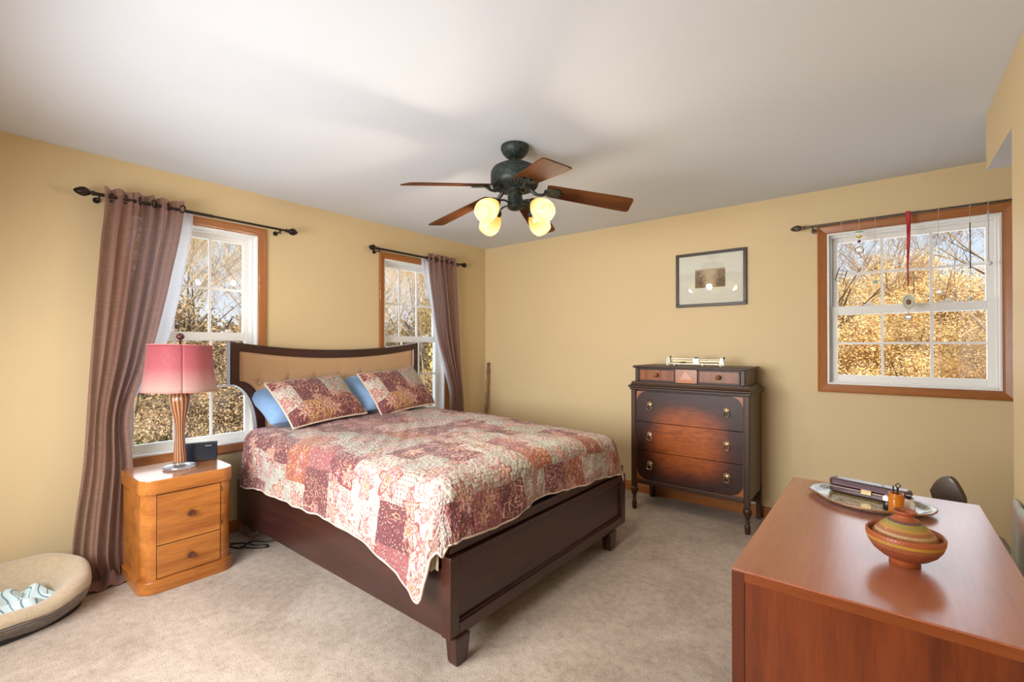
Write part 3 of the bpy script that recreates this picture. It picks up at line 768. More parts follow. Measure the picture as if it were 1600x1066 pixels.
for x0, x1 in ((-.375, -.085), (.085, .375)):
    u = MB().box(x0, x1, UY + .0, UY + .016, 1.040, 1.134).build('small_drawer', M_STRIPE, dz, bevel=.002)
    rm = MB()
    for a, b, c, d in ((x0, x1, 1.040, 1.048), (x0, x1, 1.128, 1.134), (x0, x0 + .010, 1.048, 1.128), (x1 - .010, x1, 1.048, 1.128)): rm.box(a, b, UY - .004, UY + .004, c, d)
    rm.build('drawer_bead', M_WALN, u, bevel=.002)
    MB().lathe([(0, 0), (.006, 0), (.006, .010), (.015, .014), (.018, .021), (.014, .028), (0, .031)], 20, ((x0 + x1) / 2, UY, 1.088), Matrix.Rotation(R(90), 4, 'X')).build('knob', plain('worn_wood_knob', (.20, .085, .035), .4, coat=.3), u, smooth='all')
cpn = MB().box(-.082, .082, UY - .008, UY + .012, 1.036, 1.138).build('centre_panel', M_INLAY, dz, bevel=.002)
MB().prism([(-.07, 1.036), (.0, 1.036), (.07, 1.036), (0, 1.125)], -.0015, .0015, Matrix(((1, 0, 0, 0), (0, 0, 1, UY - .0085), (0, 1, 0, 0), (0, 0, 0, 1)))).build('diamond_veneer', plain('orange_veneer', (.42, .125, .018), .4, coat=.2), cpn)
# three burst drawers
FW = DX - .042; FYD = -DY + .002
zs = [(.712, .955), (.480, .708), (.252, .476)]
def bail(z, x):
    q = MB()
    q.lathe([(0, 0), (.013, 0), (.015, .003), (.008, .006), (0, .007)], 18, (x, FYD, z), Matrix.Rotation(R(90), 4, 'X'))
    for k in range(5):
        a = R(90 + (k - 2) * 42); q.sphere((x + .017 * cos(a), FYD - .003, z + .004 + .017 * sin(a)), .0065, 10, 6, (1, .5, 1))
    for s in (-1, 1): q.tube([(x + s * .010, FYD, z - .002), (x + s * .010, FYD - .013, z - .004)], .003, 8)
    q.tube(catmull([(x - .010, FYD - .012, z - .004), (x - .021, FYD - .013, z - .020), (x - .015, FYD - .014, z - .035), (x, FYD - .015, z - .038), (x + .015, FYD - .014, z - .035), (x + .021, FYD - .013, z - .020), (x + .010, FYD - .012, z - .004)], 5), .003, 8)
    return q
Mf = Matrix(((1, 0, 0, 0), (0, 0, 1, FYD), (0, 1, 0, 0), (0, 0, 0, 1)))
for i, (z0, z1) in enumerate(zs):
    dw = MB().box(-FW, FW, FYD, FYD + .02, z0, z1).build('drawer', M_BURST, dz, bevel=.0025)
    for x in (-.285, .285): bail((z0 + z1) / 2 + .015, x).build('bail_pull', M_BRASS, dw, smooth=True)
    if i != 1:
        for s in (-1, 1):
            zc = z1 if i == 0 else z0; sg = -1 if i == 0 else 1
            P = [(s * FW, zc), (s * (FW - .085), zc)] + [(s * (FW - .085 + .085 * sin(R(a))) , zc + sg * (.085 - .085 * cos(R(a)))) for a in range(10, 90, 10)] + [(s * FW, zc + sg * .085)]
            MB().prism(P, -.0012, .001, Mf).build('corner_inlay', M_INLAY, dw)
    # worn light line along the bead
bd = MB()
for s in (-1, 1): bd.box(s * (FW + .0015) - .0015, s * (FW + .0015) + .0015, FYD - .003, FYD + .004, .25, .957)
bd.box(-FW, FW, FYD - .003, FYD + .004, .247, .250)
bd.build('worn_bead', plain('worn_edge', (.17, .075, .035), .5), dz)

# beam scale on the dresser
M_CREAMMETAL = plain('cream_enamel', (.60, .56, .42), .35, .0, coat=.4, noise=.08)
M_DKMETAL = plain('dark_metal', (.05, .04, .035), .35, 1)
sc_ = thing('beam_scale', 'old cream and brass beam balance with a sliding weight on top of the dresser', 'scale', (2.455, -.27, 1.1605), R(1))
k = MB(); k.box(-.215, .20, -.012, .012, .010, .020)
for x in (-.215, -.165, .05, .185): k.box(x, x + .012, -.03, .03, 0, .012)
k.build('base_rail', M_CREAMMETAL, sc_, bevel=.002)
MB().box(-.18, .19, -.004, .004, .034, .040).build('beam', M_BRASS, sc_)
MB().box(-.18, .02, -.006, .006, .052, .057).box(.02, .17, -.005, .005, .048, .052).build('graduated_beam', M_CREAMMETAL, sc_)
for x, hgt in ((-.212, .066), (.190, .060)):
    q = MB(); q.prism([(-.020, 0), (.020, 0), (.012, hgt), (-.012, hgt)], -.012, .012, Matrix(((1, 0, 0, x), (0, 0, 1, 0), (0, 1, 0, .004), (0, 0, 0, 1)))); q.build('end_pillar', M_CREAMMETAL, sc_, bevel=.002)
    MB().sphere((x + .015, 0, hgt + .004), .007, 10, 8).build('pivot', M_DKMETAL, sc_, smooth='all')
MB().box(-.022, .028, -.010, .010, .018, .066).build('centre_bracket', M_CREAMMETAL, sc_, bevel=.002)
MB().box(-.012, .022, -.013, .013, .058, .070).build('sliding_weight', M_DKMETAL, sc_, bevel=.002)
MB().lathe([(0, 0), (.02, 0), (.022, .008), (.012, .013), (0, .014)], 20, (-.10, 0, .020)).build('pan_weight', M_BRASS, sc_, smooth=True)

# ================================================================== DESK AND WHAT STANDS ON IT
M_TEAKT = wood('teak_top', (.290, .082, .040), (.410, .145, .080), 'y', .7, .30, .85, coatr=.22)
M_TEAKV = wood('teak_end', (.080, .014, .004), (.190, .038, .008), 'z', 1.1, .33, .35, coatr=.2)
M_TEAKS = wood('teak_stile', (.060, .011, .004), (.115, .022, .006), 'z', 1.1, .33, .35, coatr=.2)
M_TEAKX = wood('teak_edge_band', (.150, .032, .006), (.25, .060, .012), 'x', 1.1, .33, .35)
KX0, KX1, KY0, KY1 = 3.284, 3.866, -2.695, -1.628
dk = thing('desk', 'reddish teak desk in the near right corner, mostly seen from its end', 'desk', (KX0, KY0, 0))
LX, LY = KX1 - KX0, KY1 - KY0
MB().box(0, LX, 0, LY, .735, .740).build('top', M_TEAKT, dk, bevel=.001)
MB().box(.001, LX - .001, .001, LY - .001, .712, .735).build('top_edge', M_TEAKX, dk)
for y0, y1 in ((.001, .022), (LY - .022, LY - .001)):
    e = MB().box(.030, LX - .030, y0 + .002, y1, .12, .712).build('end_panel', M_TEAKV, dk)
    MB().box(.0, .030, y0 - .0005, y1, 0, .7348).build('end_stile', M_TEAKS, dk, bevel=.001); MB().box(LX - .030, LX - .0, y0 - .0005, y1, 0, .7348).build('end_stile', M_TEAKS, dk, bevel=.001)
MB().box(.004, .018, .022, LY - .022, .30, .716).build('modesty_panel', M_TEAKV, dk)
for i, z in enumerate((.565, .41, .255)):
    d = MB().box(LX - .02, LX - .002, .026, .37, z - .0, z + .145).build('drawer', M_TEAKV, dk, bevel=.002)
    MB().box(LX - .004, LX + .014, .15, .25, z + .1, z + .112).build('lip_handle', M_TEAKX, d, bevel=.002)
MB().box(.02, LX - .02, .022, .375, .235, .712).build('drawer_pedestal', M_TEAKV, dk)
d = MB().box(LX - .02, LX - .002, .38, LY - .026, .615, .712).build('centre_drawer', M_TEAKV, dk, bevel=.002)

# chair beyond the desk
M_CHAIRW = plain('grey_brown_wood', (.085, .060, .045), .45, coat=.25, noise=.25, nscale=40)
ch = thing('desk_chair', 'dark wooden chair whose small rounded back just shows beyond the far end of the desk', 'chair', (3.86, -1.02, 0), R(0))
bk = MB()
P = catmull([(-.062, -.005, 0), (-.040, .040, 0), (-.012, .066, 0), (.014, .062, 0), (.040, .020, 0), (.052, -.020, 0), (.040, -.062, 0), (.0, -.075, 0), (-.045, -.050, 0), (-.062, -.005, 0)], 5)[:-1]
Mc = Matrix.Translation((-.055, -.385, .718)) @ Matrix.Rotation(R(-28), 4, 'Z') @ Matrix.Rotation(R(90), 4, 'X')
bk.prism([(p.x, p.y) for p in P], -.015, .015, Mc).build('backrest', M_CHAIRW, ch, bevel=.006, smooth=True)
MB().tube([(-.055, -.375, .66), (-.050, -.34, .56), (-.03, -.25, .44)], [.014, .016, .018], 12).build('back_post', M_CHAIRW, ch, smooth='all')
seat = MB().prism(rrect(-.20, .16, -.30, .08, .07, 6), .425, .455); seat.build('seat', M_CHAIRW, ch, bevel=.008)
for s in (-1, 1):
    MB().tube([(-.02 + s * .17, -.28, 0), (-.02 + s * .13, -.25, .43)], [.012, .017], 12).build('back_leg', M_CHAIRW, ch, smooth='all')
    MB().tube([(-.02 + s * .17, .06, 0), (-.02 + s * .13, .03, .43)], [.012, .017], 12).build('front_leg', M_CHAIRW, ch, smooth='all')

# throw tucked between the wall and the desk
def throw_mat():
    t = NT('pale_striped_throw'); v = t.coord(); s = t.n('SeparateXYZ', {0: v})
    f = t.math('ADD', t.math('MULTIPLY', s.outputs[2], 3.2), t.math('MULTIPLY', t.noise(v, 6, 2), .5))
    c = t.ramp(t.math('FRACT', f), [(0, (.48, .50, .42)), (.35, (.52, .50, .43)), (.5, (.56, .36, .33)), (.62, (.50, .42, .37)), (.7, (.40, .46, .41)), (1, (.46, .48, .41))])
    t.p(Base_Color=c, Roughness=.8); t.bump(t.noise(v, 90, 2), .3, .003); return t.m
def thr(a, b):
    y = lerp(-1.47, -2.30, a); z = lerp(.0, .745, b)
    return Vector((3.978 - .012 * (1 - b) - .004 * sin(a * 40 + b * 3) * .6, y, z - .03 * a))
o = MB().grid(thr, 60, 20).build('throw', throw_mat(), smooth='all', solid=.012)
prop(o, 'pale green and pink cloth throw hanging low on the right wall behind the desk', 'throw')

# tray
def tray_mat():
    t = NT('speckled_tray'); v = t.coord()
    s = t.n('SeparateXYZ', {0: v}); r = t.math('SQRT', t.math('ADD', t.math('POWER', t.math('DIVIDE', s.outputs[0], .20), 2), t.math('POWER', t.math('DIVIDE', s.outputs[1], .15), 2)))
    n = t.noise(v, 150, 3, .8); n2 = t.noise(v, 90, 3, .8)
    olive = t.ramp(n, [(.38, (.05, .035, .01)), (.47, (.22, .15, .03)), (.55, (.42, .30, .08)), (.64, (.60, .58, .45))])
    silver = t.ramp(n2, [(.36, (.08, .11, .12)), (.46, (.34, .40, .40)), (.56, (.62, .64, .60)), (.64, (.28, .20, .08))])
    c = t.mix(t.step(r, .60, .66), olive, silver); c = t.mix(t.step(r, .97, 1.03), c, olive)
    t.p(Base_Color=c, Roughness=.3); t.b.inputs['Coat Weight'].default_value = .5; return t.m
ty = thing('serving_tray', 'oval scalloped tray with a speckled olive and silver surface on the desk', 'tray', (3.550, -1.845, .7405), R(-18))
TA, TB = .182, .150
def scal(an): return 1 + .045 * cos(an * 4) - .02 * cos(an * 8)
def tr_f(a, b):
    an = 2 * pi * a; rr = [0, .5, .80, .86, .93, 1.0, 1.01][b]; zz = [.003, .003, .003, .006, .014, .019, .018][b]
    k = scal(an) if b > 1 else 1
    return Vector((TA * rr * k * cos(an), TB * rr * k * sin(an), zz))
q = MB(); vs = [tr_f(i / 72, b) for i in range(72) for b in range(7)]
fs = [(i * 7 + b, ((i + 1) % 72) * 7 + b, ((i + 1) % 72) * 7 + b + 1, i * 7 + b + 1) for i in range(72) for b in range(6)]
q.add(vs, fs); q.uv = {}; q.build('tray_body', tray_mat(), ty, smooth='all', solid=.003)
MB().tube([tr_f(i / 72, 6) for i in range(73)], .0028, 8).build('rim', plain('copper_rim', (.36, .17, .07), .35, .6), ty, smooth='all')

# long case on the tray
M_PLUM = plain('plum_leatherette', (.060, .022, .030), .35, coat=.35, noise=.15)
cs = thing('spectacle_case', 'long dark plum hard case with a brass clasp lying on the tray', 'case', (3.552, -1.79, .7475), R(-15))
def capsule(hw, hd, z0, z1, r): return rrect(-hw, hw, -hd, hd, r, 6)
MB().prism(capsule(.124, .030, 0, 0, .016), 0, .022).build('case_base', M_PLUM, cs, bevel=.006)
MB().prism(capsule(.124, .030, 0, 0, .016), .024, .052).build('case_lid', M_PLUM, cs, bevel=.010)
MB().box(-.123, .123, -.0305, .0305, .0205, .0245).build('seam_band', plain('dull_metal_band', (.25, .20, .16), .4, 1), cs)
MB().box(-.018, .018, -.034, -.028, .012, .032).build('clasp', M_BRASS, cs, bevel=.003)
MB().box(-.110, .112, -.0315, -.030, .032, .034).build('lid_stripe', plain('mauve_stripe', (.26, .12, .17), .4), cs)

# amber pill bottle and small things
M_AMBER = NT('amber_plastic').p(Base_Color=(.85, .30, .02), Roughness=.12, IOR=1.45).m
M_AMBER.node_tree.nodes['Principled BSDF'].inputs['Transmission Weight'].default_value = .55
M_WHITEP = plain('white_plastic', (.80, .80, .78), .35)
pb = thing('pill_bottle', 'open amber pill bottle holding small keys, at the edge of the tray', 'bottle', (3.628, -1.945, .7455))
MB().lathe([(0, 0), (.020, 0), (.0215, .003), (.0215, .056), (.0205, .060), (.0205, .070), (.0185, .070), (.0185, .004), (0, .004)], 28).build('bottle_body', M_AMBER, pb, smooth=True)
MB().shell([(.0217, .054), (.024, .055), (.024, .058), (.0217, .060)], 28).build('neck_ring', M_AMBER, pb, smooth='all')
q = MB().tube([(0, 0, .01), (.004, .002, .080)], .003, 8).tube([(.004, 0, .08), (.012, .003, .09), (.006, .004, .098), (-.002, 0, .092), (.004, 0, .08)], .0018, 6)
q.tube([(-.006, .003, .02), (-.008, .006, .086)], .0025, 6)
prop(q.build('small_key', M_DKMETAL, smooth='all', loc=(3.628, -1.945, .751)), 'little dark key standing in the amber pill bottle', 'key')
pm = MB().lathe([(0, 0), (.013, 0), (.014, .003), (.014, .024), (.012, .028), (0, .030)], 20)
b1 = thing('cream_pot', 'tiny black and white pot on the tray, to the left of the amber bottle', 'jar', (3.606, -1.905, .7455)); pm.build('pot_body', M_BLACKP, b1, smooth=True)
MB().lathe([(.0, .030), (.0145, .030), (.0145, .040), (.010, .046), (0, .047)], 20).build('lid', M_WHITEP, b1, smooth=True, label='white lid')
b2 = thing('white_bottle', 'small white rounded bottle on the tray just behind the amber bottle', 'bottle', (3.662, -1.893, .7455))
MB().lathe([(0, 0), (.016, 0), (.018, .004), (.018, .028), (.012, .040), (.008, .044), (0, .045)], 20).build('bottle_body', M_WHITEP, b2, smooth=True)
MB().lathe([(0, .044), (.008, .044), (.008, .055), (0, .056)], 16).build('cap', M_BLACKP, b2, smooth=True)

# clay bowl with its pot-shaped lid
def clay(name, bands):
    t = NT(name); v = t.coord(); s = t.n('SeparateXYZ', {0: v}); z = s.outputs[2]
    a = t.math('ARCTAN2', s.outputs[1], s.outputs[0])
    c = t.ramp(t.math('MULTIPLY', z, 6.0), bands, 'CONSTANT')
    n = t.noise(v, 60, 3); c = t.mix(t.math('MULTIPLY', n, .35), c, t.mix(1, c, (.62, .55, .5), 'MULTIPLY'))
    dots = t.math('MULTIPLY', t.math('SINE', t.math('MULTIPLY', a, 70)), t.math('SINE', t.math('MULTIPLY', z, 900)))
    t.p(Base_Color=c, Roughness=.42); t.b.inputs['Coat Weight'].default_value = .2
    t.bump(dots, .25, .0015); return t.m
TC = (.36, .085, .025); TD = (.27, .070, .028); YL = (.46, .27, .04); OL = (.30, .24, .05); PU = (.13, .06, .06)
M_CLAYB = clay('clay_bowl', [(0, TC), (.13, TD), (.30, (.33, .11, .04)), (.372, YL), (.418, TC)])
M_CLAYL = clay('clay_lid', [(0, TD), (.36, TD), (.44, (.38, .16, .06)), (.50, (.46, .30, .15)), (.535, (.33, .12, .05)), (.575, (.44, .22, .05)), (.61, OL), (.67, PU), (.70, TC)])
bw = thing('clay_bowl', 'round terracotta bowl with a yellow painted band on the desk', 'bowl', (3.637, -2.385, .7405))
MB().lathe([(0, .004), (.034, .0), (.042, .0), (.041, .012), (.044, .016), (.064, .022), (.085, .036), (.098, .052), (.1045, .068), (.1055, .080), (.102, .085), (.097, .080), (.092, .062), (.078, .042), (.050, .028), (0, .024)], 64, rfun=lambda r, z, a: r * .79).build('bowl_body', M_CLAYB, bw, smooth='all')
ld = thing('clay_pot_lid', 'striped terracotta dome with a flared neck sitting inside the clay bowl', 'pot', (3.637, -2.385, .7405))
MB().lathe([(0, .060), (.082, .060), (.087, .068), (.084, .078), (.074, .090), (.062, .100), (.050, .109), (.036, .117), (.024, .122), (.0215, .127), (.026, .134), (.031, .1385), (.028, .140), (.022, .135), (.017, .125), (0, .115)], 64, rfun=lambda r, z, a: r * (.80 if z < .11 else .86)).build('dome', M_CLAYL, ld, smooth='all')

# ================================================================== CURTAINS AND RODS
M_BRONZE = plain('dark_bronze', (.030, .017, .012), .35, .6, coat=.2, noise=.3, nscale=120)
M_BRONZE2 = plain('pewter_bronze', (.13, .10, .075), .4, .8, noise=.3, nscale=120)
def finial(p, d, s=1.0, mat=None):
    """leafy twisted finial, p = rod end, d = unit direction"""
    Z = Vector(d).normalized(); X = Z.orthogonal().normalized(); Y = Z.cross(X)
    M = Matrix((X, Y, Z)).transposed().to_4x4()
    mb = MB()
    mb.lathe([(0, 0), (.012, 0), (.015, .006), (.011, .013), (.010, .018), (.017, .026), (.0235, .040), (.0245, .052), (.020, .068), (.012, .082), (.004, .090), (0, .091)], 32, p, M,
             lambda r, z, a: r * s * (1 + (.13 * sin(5 * a + z * 60) if .02 < z < .088 else 0)))
    return mb
def curtain_rod(name, label, group, P0, P1, wall_dir, brackets, mat, r=.0095, end2=True, fs=1.0, nrings=()):
    root = thing(name, label, 'curtain rod', P0, 0, group)
    o = Vector(P0); a = Vector((0, 0, 0)); b = Vector(P1) - o; d = b.normalized(); wd = Vector(wall_dir)
    MB().tube([a, b * .55], r, 12).tube([b * .5, b], r * .8, 12).build('pole', mat, root, smooth=True)
    finial(a, -d, fs).build('finial', mat, root, smooth='all')
    if end2: finial(b, d, fs).build('finial', mat, root, smooth='all')
    for t in brackets:
        p = d * t; L = .088
        mb = MB().tube([p + Vector((0, 0, -.014)), p + wd * .03 + Vector((0, 0, -.018)), p + wd * (L - .006) + Vector((0, 0, -.018))], .005, 8)
        mb.tube([p + d * .012 * cos(R(q)) * 0 + wd * (.013 * cos(R(q))) + Vector((0, 0, .013 * sin(R(q)))) for q in range(180, 375, 15)], .004, 6)
        mb.lathe([(0, 0), (.017, 0), (.017, .005), (.008, .008), (0, .008)], 16, p + wd * (L - .0085) + Vector((0, 0, -.018)), Vector((0, 0, 1)).rotation_difference(wd).to_matrix().to_4x4())
        mb.sphere(p + Vector((0, 0, -.026)) + d * .0, .006, 8, 6)
        mb.build('bracket', mat, root, smooth=True)
    return root
RX = .098; RZ = 2.184
curtain_rod('curtain_rod', 'dark bronze rod with leafy finials over the window by the lamp', 'dark rods on the left wall', (RX, -3.425, RZ), (RX, -2.345, RZ), (-1, 0, 0), (.02, 1.04), M_BRONZE, r=.0105)
curtain_rod('curtain_rod', 'dark bronze rod with leafy finials over the window near the room corner', 'dark rods on the left wall', (RX, -1.535, RZ), (RX, -.495, RZ), (-1, 0, 0), (.02, 1.0), M_BRONZE, r=.0105)
curtain_rod('curtain_rod', 'pewter coloured rod over the right window, strung with hanging ornaments', None, (3.165, -.098, 2.165), (4.30, -.098, 2.165), (0, 1, 0), (.045, 1.08), M_BRONZE2, r=.0085, fs=.85)

def curtain_mat(name, c0, c1, alpha, transl):
    t = NT(name); v = t.coord(); uv = t.n('UVMap').outputs[0]
    hz = t.noise(t.map(uv, (14, 420, 1)), 1, 3, .7); vt = t.noise(t.map(uv, (500, 10, 1)), 1, 2, .6); bigh = t.noise(t.map(uv, (6, 150, 1)), 1, 2)
    f = t.math('ADD', t.math('MULTIPLY', hz, .6), t.math('ADD', t.math('MULTIPLY', vt, .2), t.math('MULTIPLY', bigh, .2)))
    c = t.ramp(f, [(.38, c0), (.60, c1)])
    t.p(Base_Color=c, Roughness=.8); t.b.inputs['Sheen Weight'].default_value = .25
    t.bump(f, .35, .002)
    tl = t.n('BsdfTranslucent', {'Color': c}).outputs[0]; tp = t.n('BsdfTransparent').outputs[0]
    m1 = t.n('MixShader', {0: transl, 1: t.b.outputs[0], 2: tl}).outputs[0]
    hole = t.math('MULTIPLY', t.step(hz, .40, .62), alpha)
    t.set(t.out.inputs[0], t.n('MixShader', {0: hole, 1: m1, 2: tp}).outputs[0]); return t.m
M_CURT = curtain_mat('brown_linen', (.205, .098, .070), (.37, .205, .155), .22, .30)
M_SHEER = curtain_mat('white_sheer', (.78, .80, .86), (.85, .87, .92), .18, .45)
def curtain(name, label, cat, group, mat, left, right, zt, xoff, nf, depth, z_bot, header=False, flip=False, thick=.0, xz=None, ph=0.0):
    """left/right: tables z -> y of both edges; folds nf; xoff: base distance from wall"""
    def f(a, b):
        z = lerp(z_bot, zt, b)
        yl = interp(left, z); yr = interp(right, z)
        t = a + .012 * sin(a * 31 + z * 2)
        y = lerp(yl, yr, t)
        wd = abs(yr - yl); amp = depth * (1.0 if wd > .25 else .7 + .3 * wd / .25)
        p = 2 * pi * nf * a + ph + .16 * sin(z * 1.1 + a * 6) + .5 * sin(a * 11)
        x = xoff + (interp(xz, z) if xz else 0) + amp * (sin(p) * (.75 + .35 * sin(a * 13 + 1)) + .28 * sin(2.3 * p + z * .6))
        y += .012 * cos(p) * min(1, (zt - z) * 3 + .2)
        return Vector((x, y, z + (.006 * cos(p) if b > .98 else 0)))
    W_ = 1.3
    mb = MB().grid(f, 150, 70, lambda a, b: (a * W_, lerp(z_bot, zt, b)))
    root = thing(name, label, cat, (0, 0, 0), 0, group)
    mb.build('cloth', mat, root, smooth='all', solid=thick)
    if header:
        for k in range(header):
            a = (k + .5) / header; p = f(a, (RZ + .0 - z_bot) / (zt - z_bot)); q = f(a + .01, (RZ - z_bot) / (zt - z_bot))
            nrm = Vector((-(q - p).y, (q - p).x, 0)).normalized()
            g = MB(); 
            U = Vector((0, 0, 1)); V = nrm.cross(U)
            g.tube([p + (U * sin(2 * pi * i / 20) + V * cos(2 * pi * i / 20)) * .022 for i in range(21)], .005, 8)
            g.build('grommet', M_BRONZE, root, smooth='all')
    return root
# near window: brown panel swept back, white lining behind it
curtain('curtain', 'brown linen grommet curtain puddling on the floor behind the nightstand', 'curtain', 'brown curtains', M_CURT,
        [(-.0, -3.50), (.16, -3.535), (.7, -3.475), (1.25, -3.445), (1.9, -3.405), (2.23, -3.385)],
        [(0, -3.27), (.60, -3.25), (.92, -3.262), (1.24, -3.165), (1.75, -3.055), (2.23, -2.985)], 2.232, .110, 5.5, .028, .012, header=6, thick=.0, xz=[(0, .10), (.5, .055), (1.2, .02), (2.1, 0)], ph=.9)
# puddle
def puddle(a, b):
    y = lerp(-3.58, -3.335, a) + .10 * a * a * b; x = lerp(.13, .325, b) - .05 * (2 * a - 1) ** 2
    z = .012 + .055 * max(0, sin(b * 3.0)) * (.6 + .4 * sin(a * 17 + b * 3)) + .012 * sin(a * 29 + b * 9)
    return Vector((x, y, max(.006, z * (1 - b * .3))))
c_near = [o for o in bpy.data.objects if o.name == 'curtain'][0]
MB().grid(puddle, 70, 34, lambda a, b: (a * .5, b * .5)).build('hem_puddle', M_CURT, c_near, smooth='all', solid=.003)
# far window
curtain('curtain', 'brown linen grommet curtain hanging near the room corner, beyond the headboard', 'curtain', 'brown curtains', M_CURT,
        [(0, -.655), (.66, -.648), (.857, -.632), (1.026, -.683), (1.393, -.824), (1.717, -.892), (2.23, -.968)],
        [(0, -.47), (.65, -.475), (1.2, -.527), (1.7, -.56), (2.23, -.585)], 2.232, .105, 5.5, .024, .012, header=5, ph=.3)
curtain('sheer_curtain', 'white sheer panel drawn aside behind the brown curtain at the near window', 'curtain', 'white sheers', M_SHEER,
        [(.0, -3.33), (.6, -3.33), (1.2, -3.33), (2.2, -3.20)],
        [(0, -3.25), (.57, -3.253), (.937, -3.273), (1.12, -3.172), (1.40, -3.068), (1.90, -2.974), (2.18, -2.935)], 2.190, .060, 3, .010, .02, ph=.5)
curtain('sheer_curtain', 'white sheer panel drawn aside behind the brown curtain at the far window', 'curtain', 'white sheers', M_SHEER,
        [(0, -.64), (.649, -.600), (.909, -.645), (1.322, -.818), (1.464, -.852), (1.72, -.900), (2.177, -1.010)],
        [(0, -.58), (.8, -.56), (2.2, -.70)], 2.190, .060, 3, .010, .02, ph=.2)

# ================================================================== CEILING FAN
def patina():
    t = NT('verdigris_metal'); v = t.coord(); n = t.noise(v, 60, 4, .7); n2 = t.noise(v, 22, 3, .6)
    c = t.ramp(n, [(.38, (.010, .013, .012)), (.55, (.026, .038, .034)), (.68, (.060, .088, .076))])
    c = t.mix(t.step(n2, .55, .7), c, (.045, .035, .022))
    t.p(Base_Color=c, Roughness=.5, Metallic=.3); t.bump(n, .4, .002); return t.m
M_PAT = patina()
M_BLADE = wood('fan_blade_walnut', (.040, .013, .005), (.115, .040, .011), 'x', 1.0, .8, .0, spec=.08)
FXY = (1.984, -1.958)
fan = thing('ceiling_fan', 'five blade ceiling fan with verdigris metal body and four lit glass shades', 'ceiling fan', (FXY[0], FXY[1], 2.44))
MB().lathe([(0, 0), (.076, 0), (.079, -.006), (.079, -.020), (.076, -.026), (.070, -.040), (.050, -.062), (.032, -.069), (0, -.069)], 48).build('canopy', M_PAT, fan, smooth=True)
MB().lathe([(0, -.065), (.0125, -.065), (.0125, -.130), (0, -.130)], 20).lathe([(0, -.092), (.021, -.092), (.021, -.110), (0, -.110)], 20).build('down_rod', M_PAT, fan, smooth=True)
MB().lathe([(0, -.105), (.05, -.106), (.095, -.113), (.122, -.128), (.134, -.148), (.136, -.160), (.136, -.204), (.130, -.222), (.108, -.238), (.09, -.246), (0, -.246)], 64).build('motor_housing', M_PAT, fan, smooth=True)
vt = MB()
for k in range(40):
    a = 2 * pi * k / 40; vt.tube([(.092 * cos(a), .092 * sin(a), -.247), (.124 * cos(a + .08), .124 * sin(a + .08), -.229)], .003, 5)
vt.build('vent_ribs', M_PAT, fan)
MB().lathe([(0, -.24), (.05, -.242), (.052, -.262), (.040, -.268), (.041, -.31), (.044, -.338), (.040, -.350), (.028, -.358), (.010, -.363), (0, -.364)], 40).build('light_kit_hub', M_PAT, fan, smooth=True)
PH = 37
for k in range(5):
    a = R(PH + 72 * k); M = Matrix.Rotation(a, 4, 'Z')
    ir = MB()
    arm = catmull([(.085, 0, -.242), (.12, 0, -.272), (.155, 0, -.276), (.19, 0, -.262)], 5)
    ir.tube([M @ Vector(p) for p in arm], [.011] * 5 + [.009] * (len(arm) - 5), 8)
    Mp = M @ Matrix.Translation((0, 0, -.276)) @ Matrix.Translation((.17, 0, .024)) @ Matrix.Rotation(R(10.5), 4, 'Y') @ Matrix.Translation((-.17, 0, 0)) @ Matrix.Rotation(R(-12), 4, 'X')
    ir.prism([(.165, .012), (.19, .034), (.235, .046), (.262, .032), (.248, .016), (.275, 0), (.248, -.016), (.262, -.032), (.235, -.046), (.19, -.034), (.165, -.012)], -.012, -.005, Mp)
    ir.build('blade_iron', M_PAT, fan, smooth=True)
    L0, L1 = .180, .655
    P = [(L0, -.052), (L0 + .02, -.060), (L1 - .09, -.072)] + [(L1 - .02 + .02 * sin(R(q)), -.052 - .02 * cos(R(q))) for q in range(0, 91, 15)] + [(L1 - .02 + .02 * cos(R(q)), .052 + .02 * sin(R(q))) for q in range(0, 91, 15)] + [(L1 - .09, .072), (L0 + .02, .060), (L0, .052)]
    bl = MB().prism(P, -.003, .003); bo = bl.build('blade', M_BLADE, fan, bevel=.001); bo.matrix_local = Mp
def lampglass():
    t = NT('lit_frosted_shade'); v = t.coord('Object'); s = t.n('SeparateXYZ', {0: v}); z = s.outputs[2]
    c = t.ramp(t.step(z, 0.0, .125), [(0, (.95, .42, .06)), (.35, (1, .62, .18)), (.75, (1, .84, .48)), (1, (1, .70, .26))])
    e = t.n('Emission', {'Color': c, 'Strength': 1.2}).outputs[0]
    tl = t.n('BsdfTranslucent', {'Color': (1, .86, .6)}).outputs[0]
    g = t.n('BsdfGlossy', {'Roughness': .15, 'Color': (1, 1, 1)}).outputs[0]
    m = t.n('MixShader', {0: .07, 1: e, 2: tl}).outputs[0]
    t.set(t.out.inputs[0], t.n('MixShader', {0: .05, 1: m, 2: g}).outputs[0]); return t.m
M_LIT = lampglass()
def bulbmat():
    t = NT('lit_bulb'); e = t.n('Emission', {'Color': (1, .93, .78), 'Strength': 6}).outputs[0]; t.set(t.out.inputs[0], e); return t.m
M_BULB = bulbmat()
VA = -51.7
